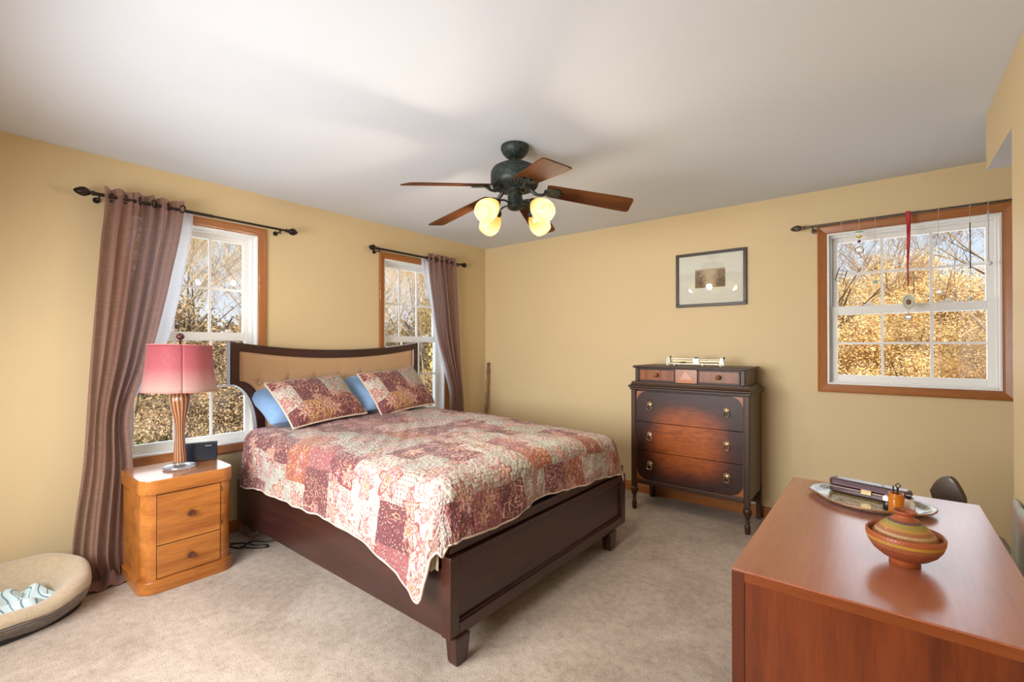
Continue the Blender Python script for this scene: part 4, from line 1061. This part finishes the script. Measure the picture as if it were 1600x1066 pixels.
for k in range(4):
    az = R(VA + 45 + 90 * k); d = Vector((cos(az), sin(az), 0))
    ar = MB()
    pts = catmull([d * .036 + Vector((0, 0, -.330)), d * .075 + Vector((0, 0, -.322)), d * .108 + Vector((0, 0, -.328)), d * .136 + Vector((0, 0, -.348))], 6)
    ar.tube(pts, .0055, 8)
    ax = (d * sin(R(52)) + Vector((0, 0, -cos(R(52))))).normalized()
    base = d * .136 + Vector((0, 0, -.346))
    Mz = Vector((0, 0, 1)).rotation_difference(ax).to_matrix().to_4x4()
    ar.lathe([(0, -.012), (.016, -.010), (.024, .002), (.026, .020), (.022, .026), (0, .026)], 24, base, Mz)
    ao = ar.build('light_arm', M_PAT, fan, smooth=True)
    Mloc = Matrix.Translation(base + ax * .012) @ Mz
    sg = MB().shell([(.022, 0), (.030, .010), (.046, .032), (.056, .058), (.060, .080), (.058, .102), (.050, .122), (.046, .128)], 40,
                    rfun=lambda r, z, a: r * (1 + .02 * cos(3 * a) * (z / .12)))
    so = sg.build('glass_shade', M_LIT, ao, smooth='all', solid=.003); so.matrix_local = Mloc
    bb = MB().sphere((0, 0, .055), .024, 16, 10, (1, 1, 1.35)).build('bulb', M_BULB, ao, smooth='all'); bb.matrix_local = Mloc
    L = light('fan_lamp', 'POINT', (0, 0, 0), 13, (1, .84, .62), radius=.03); L.parent = ao; L.matrix_local = Mloc @ Matrix.Translation((0, 0, .118))

# ================================================================== PICTURE, STICK, DOG BED, CORDS
pc = thing('framed_picture', 'small etching of trees in a wide cream mat and dark frame on the back wall', 'picture', (2.490, -.002, 1.869))
M_FR = plain('dark_frame', (.030, .020, .014), .4, coat=.2)
M_MATB = plain('cream_mat_board', (.78, .72, .64), .8)
fm = MB(); hw, hh = .276, .225
for a, b, c, d in ((-hw, hw, hh - .024, hh), (-hw, hw, -hh, -hh + .024), (-hw, -hw + .024, -hh + .024, hh - .024), (hw - .024, hw, -hh + .024, hh - .024)): fm.box(a, b, -.024, 0, c, d)
fm.build('frame', M_FR, pc, bevel=.003)
MB().box(-hw + .02, hw - .02, -.010, -.004, -hh + .02, hh - .02).build('mat_board', M_MATB, pc)
def etching():
    t = NT('tree_etching'); v = t.coord(); s = t.n('SeparateXYZ', {0: v}); x, z = s.outputs[0], s.outputs[2]
    n = t.noise(t.map(v, (60, 1, 26)), 1, 4, .8); n2 = t.noise(v, 130, 4, .8)
    tree = t.math('MULTIPLY', t.step(t.math('ABSOLUTE', x), .015, .075), t.math('LESS_THAN', z, .075))
    low = t.step(z, .045, -.05)
    f = t.math('ADD', t.math('ADD', t.math('MULTIPLY', tree, .20), t.math('MULTIPLY', low, .10)), t.math('ADD', t.math('MULTIPLY', n, .5), t.math('MULTIPLY', n2, .35)))
    c = t.ramp(f, [(.42, (.62, .47, .33)), (.56, (.48, .33, .21)), (.66, (.20, .12, .07))])
    t.p(Base_Color=c, Roughness=.7); return t.m
MB().box(-.118, .118, -.0115, -.0098, -.070, .085).build('etching', etching(), pc)
MB().box(-hw + .022, hw - .022, -.0165, -.0150, -hh + .022, hh - .022).build('glazing', M_GLASS, pc)

st = MB(); P = catmull([(.115, -.135, 0), (.110, -.125, .30), (.095, -.085, .60), (.085, -.055, .90), (.070, -.022, 1.125)], 10)
rr = [.0165 + .003 * sin(i * 1.3) + (.010 if i in (17, 18) else 0) for i in range(len(P))]
st.tube(P, rr, 10)
st.sphere((.118, -.115, .62), .014, 10, 8)
o = st.build('walking_stick', wood('knotty_stick', (.13, .055, .022), (.30, .15, .06), 'z', 2, .55, .1), smooth='all')
prop(o, 'knotty wooden walking stick leaning in the far corner of the room', 'walking stick')

# dog bed: oval bolster with a high back
M_FLEECE = plain('tan_fleece', (.44, .34, .225), .95, sheen=.5, noise=.18, nscale=60, bump=.8, bscale=190)
M_DBASE = None
def ribbed():
    t = NT('grey_corduroy'); v = t.coord(); z = t.n('SeparateXYZ', {0: v}).outputs[2]
    w = t.math('SINE', t.math('MULTIPLY', t.math('ADD', z, t.math('MULTIPLY', t.noise(v, 4, 1), .02)), 420)); n = t.noise(t.map(v, (20, 20, 160)), 1, 3)
    t.p(Base_Color=t.ramp(t.math('ADD', t.math('MULTIPLY', w, .15), n), [(.35, (.085, .065, .052)), (.65, (.20, .165, .14))]), Roughness=.9); t.b.inputs['Sheen Weight'].default_value = .3
    t.bump(w, .4, .004); return t.m
db = thing('dog_bed', 'oval dog bed with tan fleece rim and grey corduroy sides at the left edge', 'dog bed', (.335, -3.915, 0), R(84))
DA, DB = .435, .275        # half axes (long, short)
def rimz(an): return .135 + .070 * max(0, cos(an - R(38))) ** 1.2 + .03 * max(0, sin(an)) 
def bol(a, b):
    an = 2 * pi * a; t = 2 * pi * b
    h = rimz(an); rz = h * .50 ; rr = .062
    sq = 1 / (abs(cos(an)) ** 2.4 + abs(sin(an)) ** 2.4) ** (1 / 2.4)
    cx = (DA - rr) * cos(an) * sq; cy = (DB - rr) * sin(an) * sq
    lean = .03 * sin(t)
    return Vector((cx + (rr * cos(t) + lean) * cos(an), cy + (rr * cos(t) + lean) * sin(an), h - rz + rz * sin(t) + .004 * sin(an * 9)))
br = MB().grid(lambda a, b: bol(a, lerp(.04, .62, b)), 96, 18).build('fleece_rim', M_FLEECE, db, smooth='all')
MB().grid(lambda a, b: bol(a, lerp(.055, -.25, b)) * 1.004, 96, 12).build('corduroy_side', ribbed(), db, smooth='all')
MB().grid(lambda a, b: Vector(((DA - .085) * b * cos(2 * pi * a), (DB - .085) * b * sin(2 * pi * a), .060 - .012 * b + .006 * sin(a * 19 + b * 8))), 60, 12).build('cushion', M_FLEECE, db, smooth='all')
MB().prism([(DA * .93 * cos(2 * pi * i / 48), DB * .88 * sin(2 * pi * i / 48)) for i in range(48)], .002, .030).build('bottom', plain('black_nonslip', (.02, .018, .016), .9), db)
def bl_mat():
    t = NT('pale_blue_blanket'); uv = t.n('UVMap').outputs[0]; s = t.n('SeparateXYZ', {0: uv}); n = t.noise(uv, 14, 2)
    st_ = t.math('GREATER_THAN', t.math('SINE', t.math('ADD', t.math('MULTIPLY', s.outputs[0], 230), t.math('MULTIPLY', n, 5))), .86)
    c = t.mix(st_, t.mix(n, (.44, .58, .60), (.58, .68, .68)), (.14, .22, .26)); t.p(Base_Color=c, Roughness=.85); t.b.inputs['Sheen Weight'].default_value = .2; return t.m
def blk(a, b):
    x = lerp(-.26, .31, a); y = lerp(-.165, .15, b); e = min(1, 6 * min(a, 1 - a, b, 1 - b))
    z = .066 + e * (.045 + .024 * sin(x * 26 + y * 18) + .018 * sin(x * 12 - y * 47) + .012 * sin(x * 61 + y * 33) + .02 * sin(y * 22 + 2))
    k = 1 + .12 * sin(a * 9) * sin(b * 7)
    return Vector((x * k + .012 * sin(y * 70), y * (1 - .25 * abs(2 * a - 1) ** 3) + .012 * sin(x * 60), z))
bo = MB().grid(blk, 90, 60, lambda a, b: (a * .5, b * .3)).build('dog_blanket', bl_mat(), smooth='all', solid=.004, loc=(.335, -3.885, 0)); bo.rotation_euler = (0, 0, R(84))
prop(bo, 'crumpled pale blue blanket with dark stripes lying inside the dog bed', 'blanket')

M_CORD = plain('black_cord', (.010, .008, .008), .45)
def cord(pts, r, label, name='loose_cable'):
    o = MB().tube(catmull(pts, 8), r, 8).build(name, M_CORD, smooth='all'); return prop(o, label, 'cord')
cord([(.20, -2.79, .006), (.30, -2.765, .006), (.335, -2.74, .007), (.30, -2.66, .012), (.37, -2.60, .007), (.40, -2.56, .014)], .005, 'black cord looping on the carpet between the nightstand and the bed')
cord([(.335, -2.745, .016), (.39, -2.70, .006), (.44, -2.655, .006), (.45, -2.625, .006), (.41, -2.62, .006), (.37, -2.665, .006), (.30, -2.71, .017), (.22, -2.76, .006)], .005, 'black cord bent into a small loop on the carpet under the side of the bed')
ad = MB().box(-.03, .03, -.022, .022, 0, .03).build('power_adapter', M_BLACKP, bevel=.005, loc=(.19, -2.79, .0005)); prop(ad, 'small black power adapter on the carpet by the nightstand', 'adapter')
pst = MB().prism(rrect(-.10, .10, -.035, .035, .015, 4), 0, .028).build('power_strip', plain('grey_plastic', (.30, .27, .25), .5), bevel=.004, loc=(.10, -2.60, .0005)); prop(pst, 'grey power strip on the carpet under the head of the bed', 'power strip')
cord([(.52, -2.52, .006), (.60, -2.53, .008), (.68, -2.50, .006), (.76, -2.53, .006)], .006, 'short dark cord lying on the carpet under the middle of the bed')

# ================================================================== ORNAMENTS HANGING FROM THE RIGHT ROD
M_STRING = plain('pale_thread', (.60, .50, .40), .6)
M_CRYS = NT('crystal').p(Base_Color=(.80, .74, .64), Roughness=.08, IOR=1.5).m
M_CRYS.node_tree.nodes['Principled BSDF'].inputs['Transmission Weight'].default_value = .95
M_JADE = plain('jade_glass', (.30, .52, .42), .2, coat=.5); M_YEL = plain('yellow_glass', (.62, .48, .06), .2, coat=.5); M_PUR = plain('purple_bead', (.10, .01, .09), .2, coat=.5)
M_GOLDM = plain('gold_wire', (.42, .30, .14), .35, 1)
M_REDR = plain('red_ribbon', (.42, .006, .018), .5, sheen=.4)
HY = -.098; HZ = 2.165
def strand(name, label, cat, x, zend, mat=M_STRING, r=.0012, group=None):
    root = thing(name, label, cat, (x, HY, HZ), 0, group)
    lp = [(.0 , .0125 * cos(R(q)), .0125 * sin(R(q))) for q in range(-90, 271, 30)]
    MB().tube([(0, p[1], p[2]) for p in lp], r * 1.2, 6).tube([(0, 0, -.0125), (.0005, 0, zend - HZ)], r, 6).build('thread', mat, root, smooth='all')
    return root
def facet(mb, p, r): mb.lathe([(0, -r), (r * .6, -r * .75), (r, -r * .15), (r, r * .15), (r * .6, r * .75), (0, r)], 10, p); return mb
q = strand('wind_ornament', 'little dark wire lattice charm hanging at the left of the right window', 'ornament', 3.378, 1.86)
g = MB(); c0 = Vector((-.004, 0, 1.80 - HZ))
U = Vector((.028, .01, -.012)); V = Vector((.012, 0, .042))
for s in (-1, 0, 1): g.tube([c0 + U * s * .8 - V, c0 + U * s * .8 + V], .0028 if s else .0015, 6)
for s in (-.9, -.35, .2, .75): g.tube([c0 - U * .8 + V * s, c0 + U * .8 + V * s], .0013, 6)
g.tube([c0 - U * .8 + V, (0, 0, 1.875 - HZ), c0 + U * .8 + V], .0010, 6)
g.build('lattice', M_DKMETAL, q, smooth='all')
q = strand('wind_ornament', 'jade disc, yellow glass and round crystal strung on a thread, second from the left', 'ornament', 3.475, 1.98)
MB().lathe([(0, -.006), (.022, -.005), (.027, 0), (.022, .005), (0, .006)], 20, (0, 0, 2.085 - HZ)).build('jade_disc', M_JADE, q, smooth='all')
MB().lathe([(0, -.009), (.015, -.006), (.020, .006), (0, .010)], 16, (0, 0, 2.052 - HZ)).build('yellow_bead', M_YEL, q, smooth='all')
MB().sphere((0, 0, 2.022 - HZ), .010, 12, 8).build('purple_bead', M_PUR, q, smooth='all')
MB().tube([(.024 * cos(R(a)), 0, 1.962 - HZ + .024 * sin(R(a))) for a in range(0, 361, 20)], .003, 6).build('ring', M_GOLDM, q, smooth='all')
facet(MB(), (0, 0, 1.962 - HZ), .017).build('crystal', M_CRYS, q)
q = strand('wind_ornament', 'thin thread with a small green triangle charm, third from the left', 'ornament', 3.560, 1.755)
MB().prism([(-.018, -.010), (.018, -.010), (0, .020)], -.002, .002, Matrix(((1, 0, 0, 0), (0, 0, 1, 0), (0, 1, 0, 1.74 - HZ), (0, 0, 0, 1)))).build('green_charm', M_JADE, q, bevel=.001)
MB().sphere((.0, 0, 1.83 - HZ), .007, 10, 8).build('bead', M_GOLDM, q, smooth='all')
q = thing('ribbon_ornament', 'oval pale green medallion with a picture and crystal, hung from a long red ribbon', 'ornament', (3.7255, HY, HZ))
rb = MB()
def rbf(a, b):
    z = lerp(.014, 1.70 - HZ, b); w = lerp(.0125, .0035, min(1, b * 1.2)); return Vector((lerp(-w, w, a) + .002 * sin(b * 6), -.013 + .010 * b + .003 * sin(a * 3 + b * 20), z))
rb.grid(rbf, 4, 40); rb.build('ribbon', M_REDR, q, smooth='all', solid=.0012)
MB().tube([(0, 0, 1.70 - HZ), (0, 0, 1.645 - HZ)], .0015, 6).build('chain', M_GOLDM, q, smooth='all')
zc = 1.600 - HZ
MB().tube([(.027 * cos(R(a)), 0, zc + .042 * sin(R(a))) for a in range(0, 361, 12)], .0055, 8).build('oval_frame', plain('pale_green_enamel', (.50, .60, .46), .3, coat=.4), q, smooth='all')
MB().prism([(.024 * cos(R(a)), .039 * sin(R(a))) for a in range(0, 360, 15)], -.002, .002, Matrix(((1, 0, 0, 0), (0, 0, 1, 0), (0, 1, 0, zc), (0, 0, 0, 1)))).build('medallion', plain('cream_enamel_disc', (.58, .52, .40), .4), q)
MB().sphere((0, -.003, zc - .002), .013, 12, 8, (1, .35, 1.35)).build('portrait', plain('brown_picture', (.18, .085, .05), .5, noise=.4, nscale=150), q, smooth='all')
MB().tube([(0, 0, zc - .046), (0, 0, zc - .080)], .0013, 6).build('drop_chain', M_GOLDM, q, smooth='all')
dc = facet(MB(), (0, 0, zc - .098), .017).build('crystal_drop', M_CRYS, q)
MB().tube([(.019 * cos(R(a)), 0, zc - .098 + .019 * sin(R(a))) for a in range(0, 361, 20)], .002, 6).build('drop_ring', M_GOLDM, q, smooth='all')
q = strand('wind_ornament', 'pale thread with a small clear star drop, just right of the red ribbon', 'ornament', 3.870, 1.67)
facet(MB(), (0, 0, 1.655 - HZ), .013).build('drop', M_CRYS, q)
q = strand('wind_ornament', 'dark thin chime rod with a tiny green bead, second from the right', 'ornament', 4.009, 1.60)
MB().tube([(.0, 0, 2.06 - HZ), (.001, 0, 1.78 - HZ)], .0028, 6).build('rod', M_DKMETAL, q, smooth='all'); MB().sphere((.001, 0, 1.60 - HZ), .009, 10, 8, (1, 1, 1.4)).build('bead', M_JADE, q, smooth='all')
q = strand('wind_ornament', 'string of tiny pale beads ending in a white ball, rightmost on the right rod', 'ornament', 4.086, 1.82)
bb = MB()
for i in range(26): bb.sphere((0, 0, -.05 - i * .0115), .0045, 8, 6)
bb.build('beads', plain('lilac_beads', (.50, .52, .66), .3, coat=.4), q, smooth='all'); MB().sphere((.003, 0, 1.806 - HZ), .015, 14, 10).build('white_ball', M_WHITEP, q, smooth='all')

# ================================================================== OUTDOORS
def hills():
    t = NT('leaf_litter_slope'); v = t.coord(); n = t.noise(v, .5, 5, .7); m = t.noise(v, 3.2, 5, .75); f = t.noise(v, 14, 4, .8)
    k = t.math('ADD', t.math('MULTIPLY', n, .3), t.math('ADD', t.math('MULTIPLY', m, .4), t.math('MULTIPLY', f, .3)))
    c = t.ramp(k, [(.36, (.07, .045, .022)), (.46, (.20, .13, .07)), (.54, (.36, .25, .13)), (.62, (.52, .38, .20)), (.72, (.13, .12, .04))])
    t.p(Base_Color=c, Roughness=.95); t.b.inputs['Specular IOR Level'].default_value = .1; t.bump(t.math('ADD', m, f), 1, .3); return t.m
random.seed(3)
def terr_z(x, y):
    dl = max(0, -x - 4); db_ = max(0, y - 5); r = sqrt(dl * dl + db_ * db_)
    return -.75 + .050 * min(r, 8) + .14 * max(0, min(r, 30) - 8) + .22 * sin(x * .7) * sin(y * .6) * min(1, r / 4)
ter = MB()
NG = 90
def terf(a, b):
    x = lerp(-48, 32, a); y = lerp(-30, 52, b); return Vector((x, y, terr_z(x, y)))
def inside(x, y): return x > -.6 and y < .6
vs = [terf(i / NG, j / NG) for i in range(NG + 1) for j in range(NG + 1)]
fs = []
for i in range(NG):
    for j in range(NG):
        c = terf((i + .5) / NG, (j + .5) / NG)
        if not (c.x > -1.2 and c.x < 6 and c.y < 1.2 and c.y > -6): fs.append((i * (NG + 1) + j, (i + 1) * (NG + 1) + j, (i + 1) * (NG + 1) + j + 1, i * (NG + 1) + j + 1))
ter.add(vs, fs); ter.uv = {}
o = ter.build('wooded_slope', hills(), smooth='all', kind='structure')
# bare trees
M_BARK = plain('grey_brown_bark', (.22, .155, .105), .9, noise=.5, nscale=20)
M_BARKD = plain('dark_bark', (.060, .042, .030), .9, noise=.4, nscale=20)
M_TWIG = plain('straw_twigs', (.42, .30, .17), .9, noise=.35, nscale=8)
def bare_tree(seed, h, levels=5, r0=.09, spread=.55, kids=4, sides=5):
    rnd = random.Random(seed); trunk = MB(); tw = MB()
    def grow(p, d, L, r, lev):
        n = 4; pts = [p]; rad = [r]; q = p.copy(); dd = d.copy()
        for i in range(n):
            dd = (dd + Vector((rnd.uniform(-1, 1), rnd.uniform(-1, 1), rnd.uniform(-.4, .8))) * .16).normalized()
            q = q + dd * L / n; pts.append(q.copy()); rad.append(r * (1 - .55 * (i + 1) / n))
        (trunk if lev < 2 else tw).tube(pts, rad, sides if lev < 2 else 3, caps=False)
        if lev >= levels: return
        k = kids + (2 if lev == 0 else 0)
        for j in range(k):
            t = rnd.uniform(.35, 1.0) if lev else rnd.uniform(.30, 1.0)
            i = min(n - 1, int(t * n)); pp = pts[i].lerp(pts[i + 1], t * n - i)
            nd = (dd * .75 + Vector((rnd.uniform(-1, 1), rnd.uniform(-1, 1), rnd.uniform(-.1, .7))) * spread * 1.5).normalized()
            grow(pp, nd, L * rnd.uniform(.5, .72), max(.0035, rad[i] * .55), lev + 1)
    grow(Vector((0, 0, -.2)), Vector((rnd.uniform(-.1, .1), rnd.uniform(-.1, .1), 1)), h * .55, r0, 0)
    return trunk, tw
def make_tree(name, label, cat, group, seed, h, loc, barkm, twigm, **k):
    tk, tw = bare_tree(seed, h, **k); root = thing(name, label, cat, loc, 0, group)
    tk.uv = {}; tw.uv = {}
    tk.build('trunk', barkm, root, smooth='all'); tw.build('twigs', twigm, root)
    return root
def leaf_mat(name, cols):
    t = NT(name); g = t.n('ObjectInfo').outputs['Random']; v = t.coord(); n = t.n('TexWhiteNoise', {0: t.vmath('SNAP', v, (.09, .09, .09))}, noise_dimensions='3D').outputs[0]
    c = t.ramp(n, [(i / len(cols), c_) for i, c_ in enumerate(cols)], 'CONSTANT')
    t.p(Base_Color=c, Roughness=.7)
    tl = t.n('BsdfTranslucent', {'Color': c}).outputs[0]; t.set(t.out.inputs[0], t.n('MixShader', {0: .35, 1: t.b.outputs[0], 2: tl}).outputs[0]); return t.m
M_GOLDL = leaf_mat('golden_leaves', [(.80, .56, .24), (.86, .66, .36), (.72, .46, .16), (.90, .78, .56), (.40, .24, .10), (.84, .60, .28)])
M_GREENL = leaf_mat('evergreen_leaves', [(.05, .10, .02), (.09, .16, .03), (.03, .06, .015), (.13, .20, .05)])
M_TANL = leaf_mat('dry_brush_leaves', [(.40, .29, .17), (.52, .40, .26), (.20, .14, .08), (.44, .30, .16)])
def leaves(seed, n, rx, ry, rz, size, clump=26):
    rnd = random.Random(seed); vs = []; fs = []
    cs = []
    for i in range(clump):
        while True:
            p = Vector((rnd.uniform(-1, 1), rnd.uniform(-1, 1), rnd.uniform(-1, 1)))
            if p.length < 1: break
        cs.append(p)
    for i in range(n):
        c = rnd.choice(cs); p = c + Vector((rnd.gauss(0, .17), rnd.gauss(0, .17), rnd.gauss(0, .15)))
        P = Vector((p.x * rx, p.y * ry, rz + p.z * rz))
        if P.z < 0: P.z = rnd.uniform(0, .3)
        u = Vector((rnd.uniform(-1, 1), rnd.uniform(-1, 1), rnd.uniform(-1, 1))).normalized(); w = u.orthogonal().normalized()
        s = size * rnd.uniform(.6, 1.3); k = len(vs)
        vs += [P - u * s, P + w * s * .45, P + u * s, P - w * s * .45]; fs.append((k, k + 1, k + 2, k + 3))
    mb = MB(); mb.v = [tuple(p) for p in vs]; mb.f = fs; mb.uv = {}; return mb
def leafy(name, label, cat, group, seed, n, rx, ry, rz, size, loc, mat, stem=M_BARKD):
    root = thing(name, label, cat, loc, 0, group)
    leaves(seed, n, rx, ry, rz, size).build('foliage', mat, root)
    rnd = random.Random(seed + 50); sm = MB()
    for i in range(7):
        tip = Vector((rnd.uniform(-.6, .6) * rx, rnd.uniform(-.6, .6) * ry, rz * rnd.uniform(1.0, 1.7)))
        sm.tube(catmull([(rnd.uniform(-.1, .1) * rx, rnd.uniform(-.1, .1) * ry, -.2), tip * .5 + Vector((rnd.uniform(-.2, .2), rnd.uniform(-.2, .2), .1)), tip], 4), [.05 * (1 - j / 9) + .006 for j in range(9)], 5)
    sm.uv = {}; sm.build('stems', stem, root, smooth='all')
    return root
def put(proto, used, loc, rz, sc=1.0, label=None):
    o = proto if not used else copy_tree(proto)
    o.location = loc; o.rotation_euler = (0, 0, rz); o.scale = (sc, sc, sc)
    if label: o['label'] = label
    return o
# --- golden thicket seen through the right window
GL = 'golden autumn tree standing in the thicket beyond the right window'
gt = leafy('golden_tree', GL, 'tree', 'golden trees beyond the right window', 11, 46000, 2.3, 1.6, 1.9, .046, (0, 0, 0), M_GOLDL)
gt2 = leafy('golden_tree', GL, 'tree', 'golden trees beyond the right window', 12, 46000, 2.0, 1.7, 2.1, .046, (0, 0, 0), M_GOLDL)
used = {0: False, 1: False}
for i, (x, y, s) in enumerate([(1.6, 11.5, .66), (4.0, 11.6, .66), (6.2, 11.2, .66), (5.3, 9.3, .50), (.2, 15.5, .80), (3.0, 15.6, .84), (5.6, 15.8, .84), (8.8, 16.0, .85), (1.2, 20, .98), (4.4, 20.5, 1.0), (8.0, 20.5, 1.02), (-2.2, 20, .95), (-3.5, 14.5, .8)]):
    k = i % 2; put((gt, gt2)[k], used[k], (x, y, terr_z(x, y) - .1), i * 1.3, s); used[k] = True
BT = 'bare grey tree reaching into the sky beyond the right window'
t1 = make_tree('bare_tree', BT, 'tree', 'bare trees beyond the right window', 5, 8.0, (0, 0, 0), M_BARK, M_BARK, r0=.085, levels=5)
t2 = make_tree('bare_tree', BT, 'tree', 'bare trees beyond the right window', 8, 8.0, (0, 0, 0), M_BARKD, M_BARK, r0=.075, levels=5)
used = {0: False, 1: False}
for i, (x, y, s) in enumerate([(5.6, 9.0, .9), (2.0, 14.5, 1.0), (6.8, 15, 1.0), (.2, 19, 1.1), (4.4, 20, 1.1)]):
    k = i % 2; put((t1, t2)[k], used[k], (x, y, terr_z(x, y)), i * 2.1, s); used[k] = True
# --- brown winter woods seen through the two left windows
WT = 'bare tree in the brown winter woods beyond the left windows'
t3 = make_tree('woodland_tree', WT, 'tree', 'winter woods beyond the left windows', 21, 7.0, (0, 0, 0), M_BARK, M_TWIG, r0=.055, levels=5, kids=4)
t4 = make_tree('woodland_tree', WT, 'tree', 'winter woods beyond the left windows', 22, 7.0, (0, 0, 0), M_BARKD, M_TWIG, r0=.06, levels=5, kids=4)
used = {0: False, 1: False}; rnd = random.Random(4)
spots = []
for dist, cnt in ((8, 3), (11, 4), (14, 5), (18, 6), (23, 6)):
    for j in range(cnt):
        sl = lerp(.10, 1.05, (j + rnd.uniform(.2, .8)) / cnt); x = 3.6 - dist / sqrt(1 + sl * sl) - 2; y = -4 + (3.6 - x) * sl; spots.append((x, y, dist))
for i, (x, y, dist) in enumerate(spots):
    k = i % 2; put((t3, t4)[k], used[k], (x, y, terr_z(x, y)), i * 1.7, .50 + dist * .022); used[k] = True
BRL = 'tangled dry bush in the woods beyond the left windows'
b1_ = leafy('dry_bush', BRL, 'bush', 'dry bushes beyond the left windows', 31, 16000, 1.5, 1.3, .8, .034, (0, 0, 0), M_TANL)
used_b = False
for i, (x, y, s) in enumerate([(-5, -1.6, .7), (-6.5, .2, .9), (-8, -.9, 1.0), (-9, 1.8, 1.1), (-6, 4.2, .9), (-7, 6.3, 1.0), (-5, 3.2, .8), (-12, .5, 1.5), (-12, 4, 1.5), (-11, 8, 1.5), (-15, 1.5, 1.9), (-15, 6, 1.9), (-14, 11, 1.9)]):
    put(b1_, used_b, (x, y, terr_z(x, y) - .1), i * 1.9, s); used_b = True
YB = 'yellow leafed tree beyond the far left window'
yb = leafy('yellow_tree', YB, 'tree', 'yellow trees beyond the far left window', 41, 16000, 1.2, 1.2, 1.7, .06, (0, 0, 0), leaf_mat('pale_yellow_leaves', [(.70, .55, .22), (.62, .44, .16), (.74, .64, .36), (.44, .36, .14)]))
ub = False
for i, (x, y, s) in enumerate([(-4.6, 4.6, .8), (-6.5, 7.4, 1.0), (-8.5, 8.0, 1.2), (-4.2, 6.2, .9)]): put(yb, ub, (x, y, terr_z(x, y)), i * 2.0, s); ub = True
GB = 'low evergreen bush just outside the window behind the lamp'
gb = leafy('evergreen_bush', GB, 'bush', 'evergreen bushes outside the near left window', 51, 9000, .8, .7, .36, .030, (0, 0, 0), M_GREENL)
ub = False
for i, (x, y, s) in enumerate([(-2.7, -2.6, 1.0), (-3.3, -1.8, 1.0), (-4.3, -2.0, 1.0)]): put(gb, ub, (x, y, terr_z(x, y) - .02), i * 2.0, s); ub = True
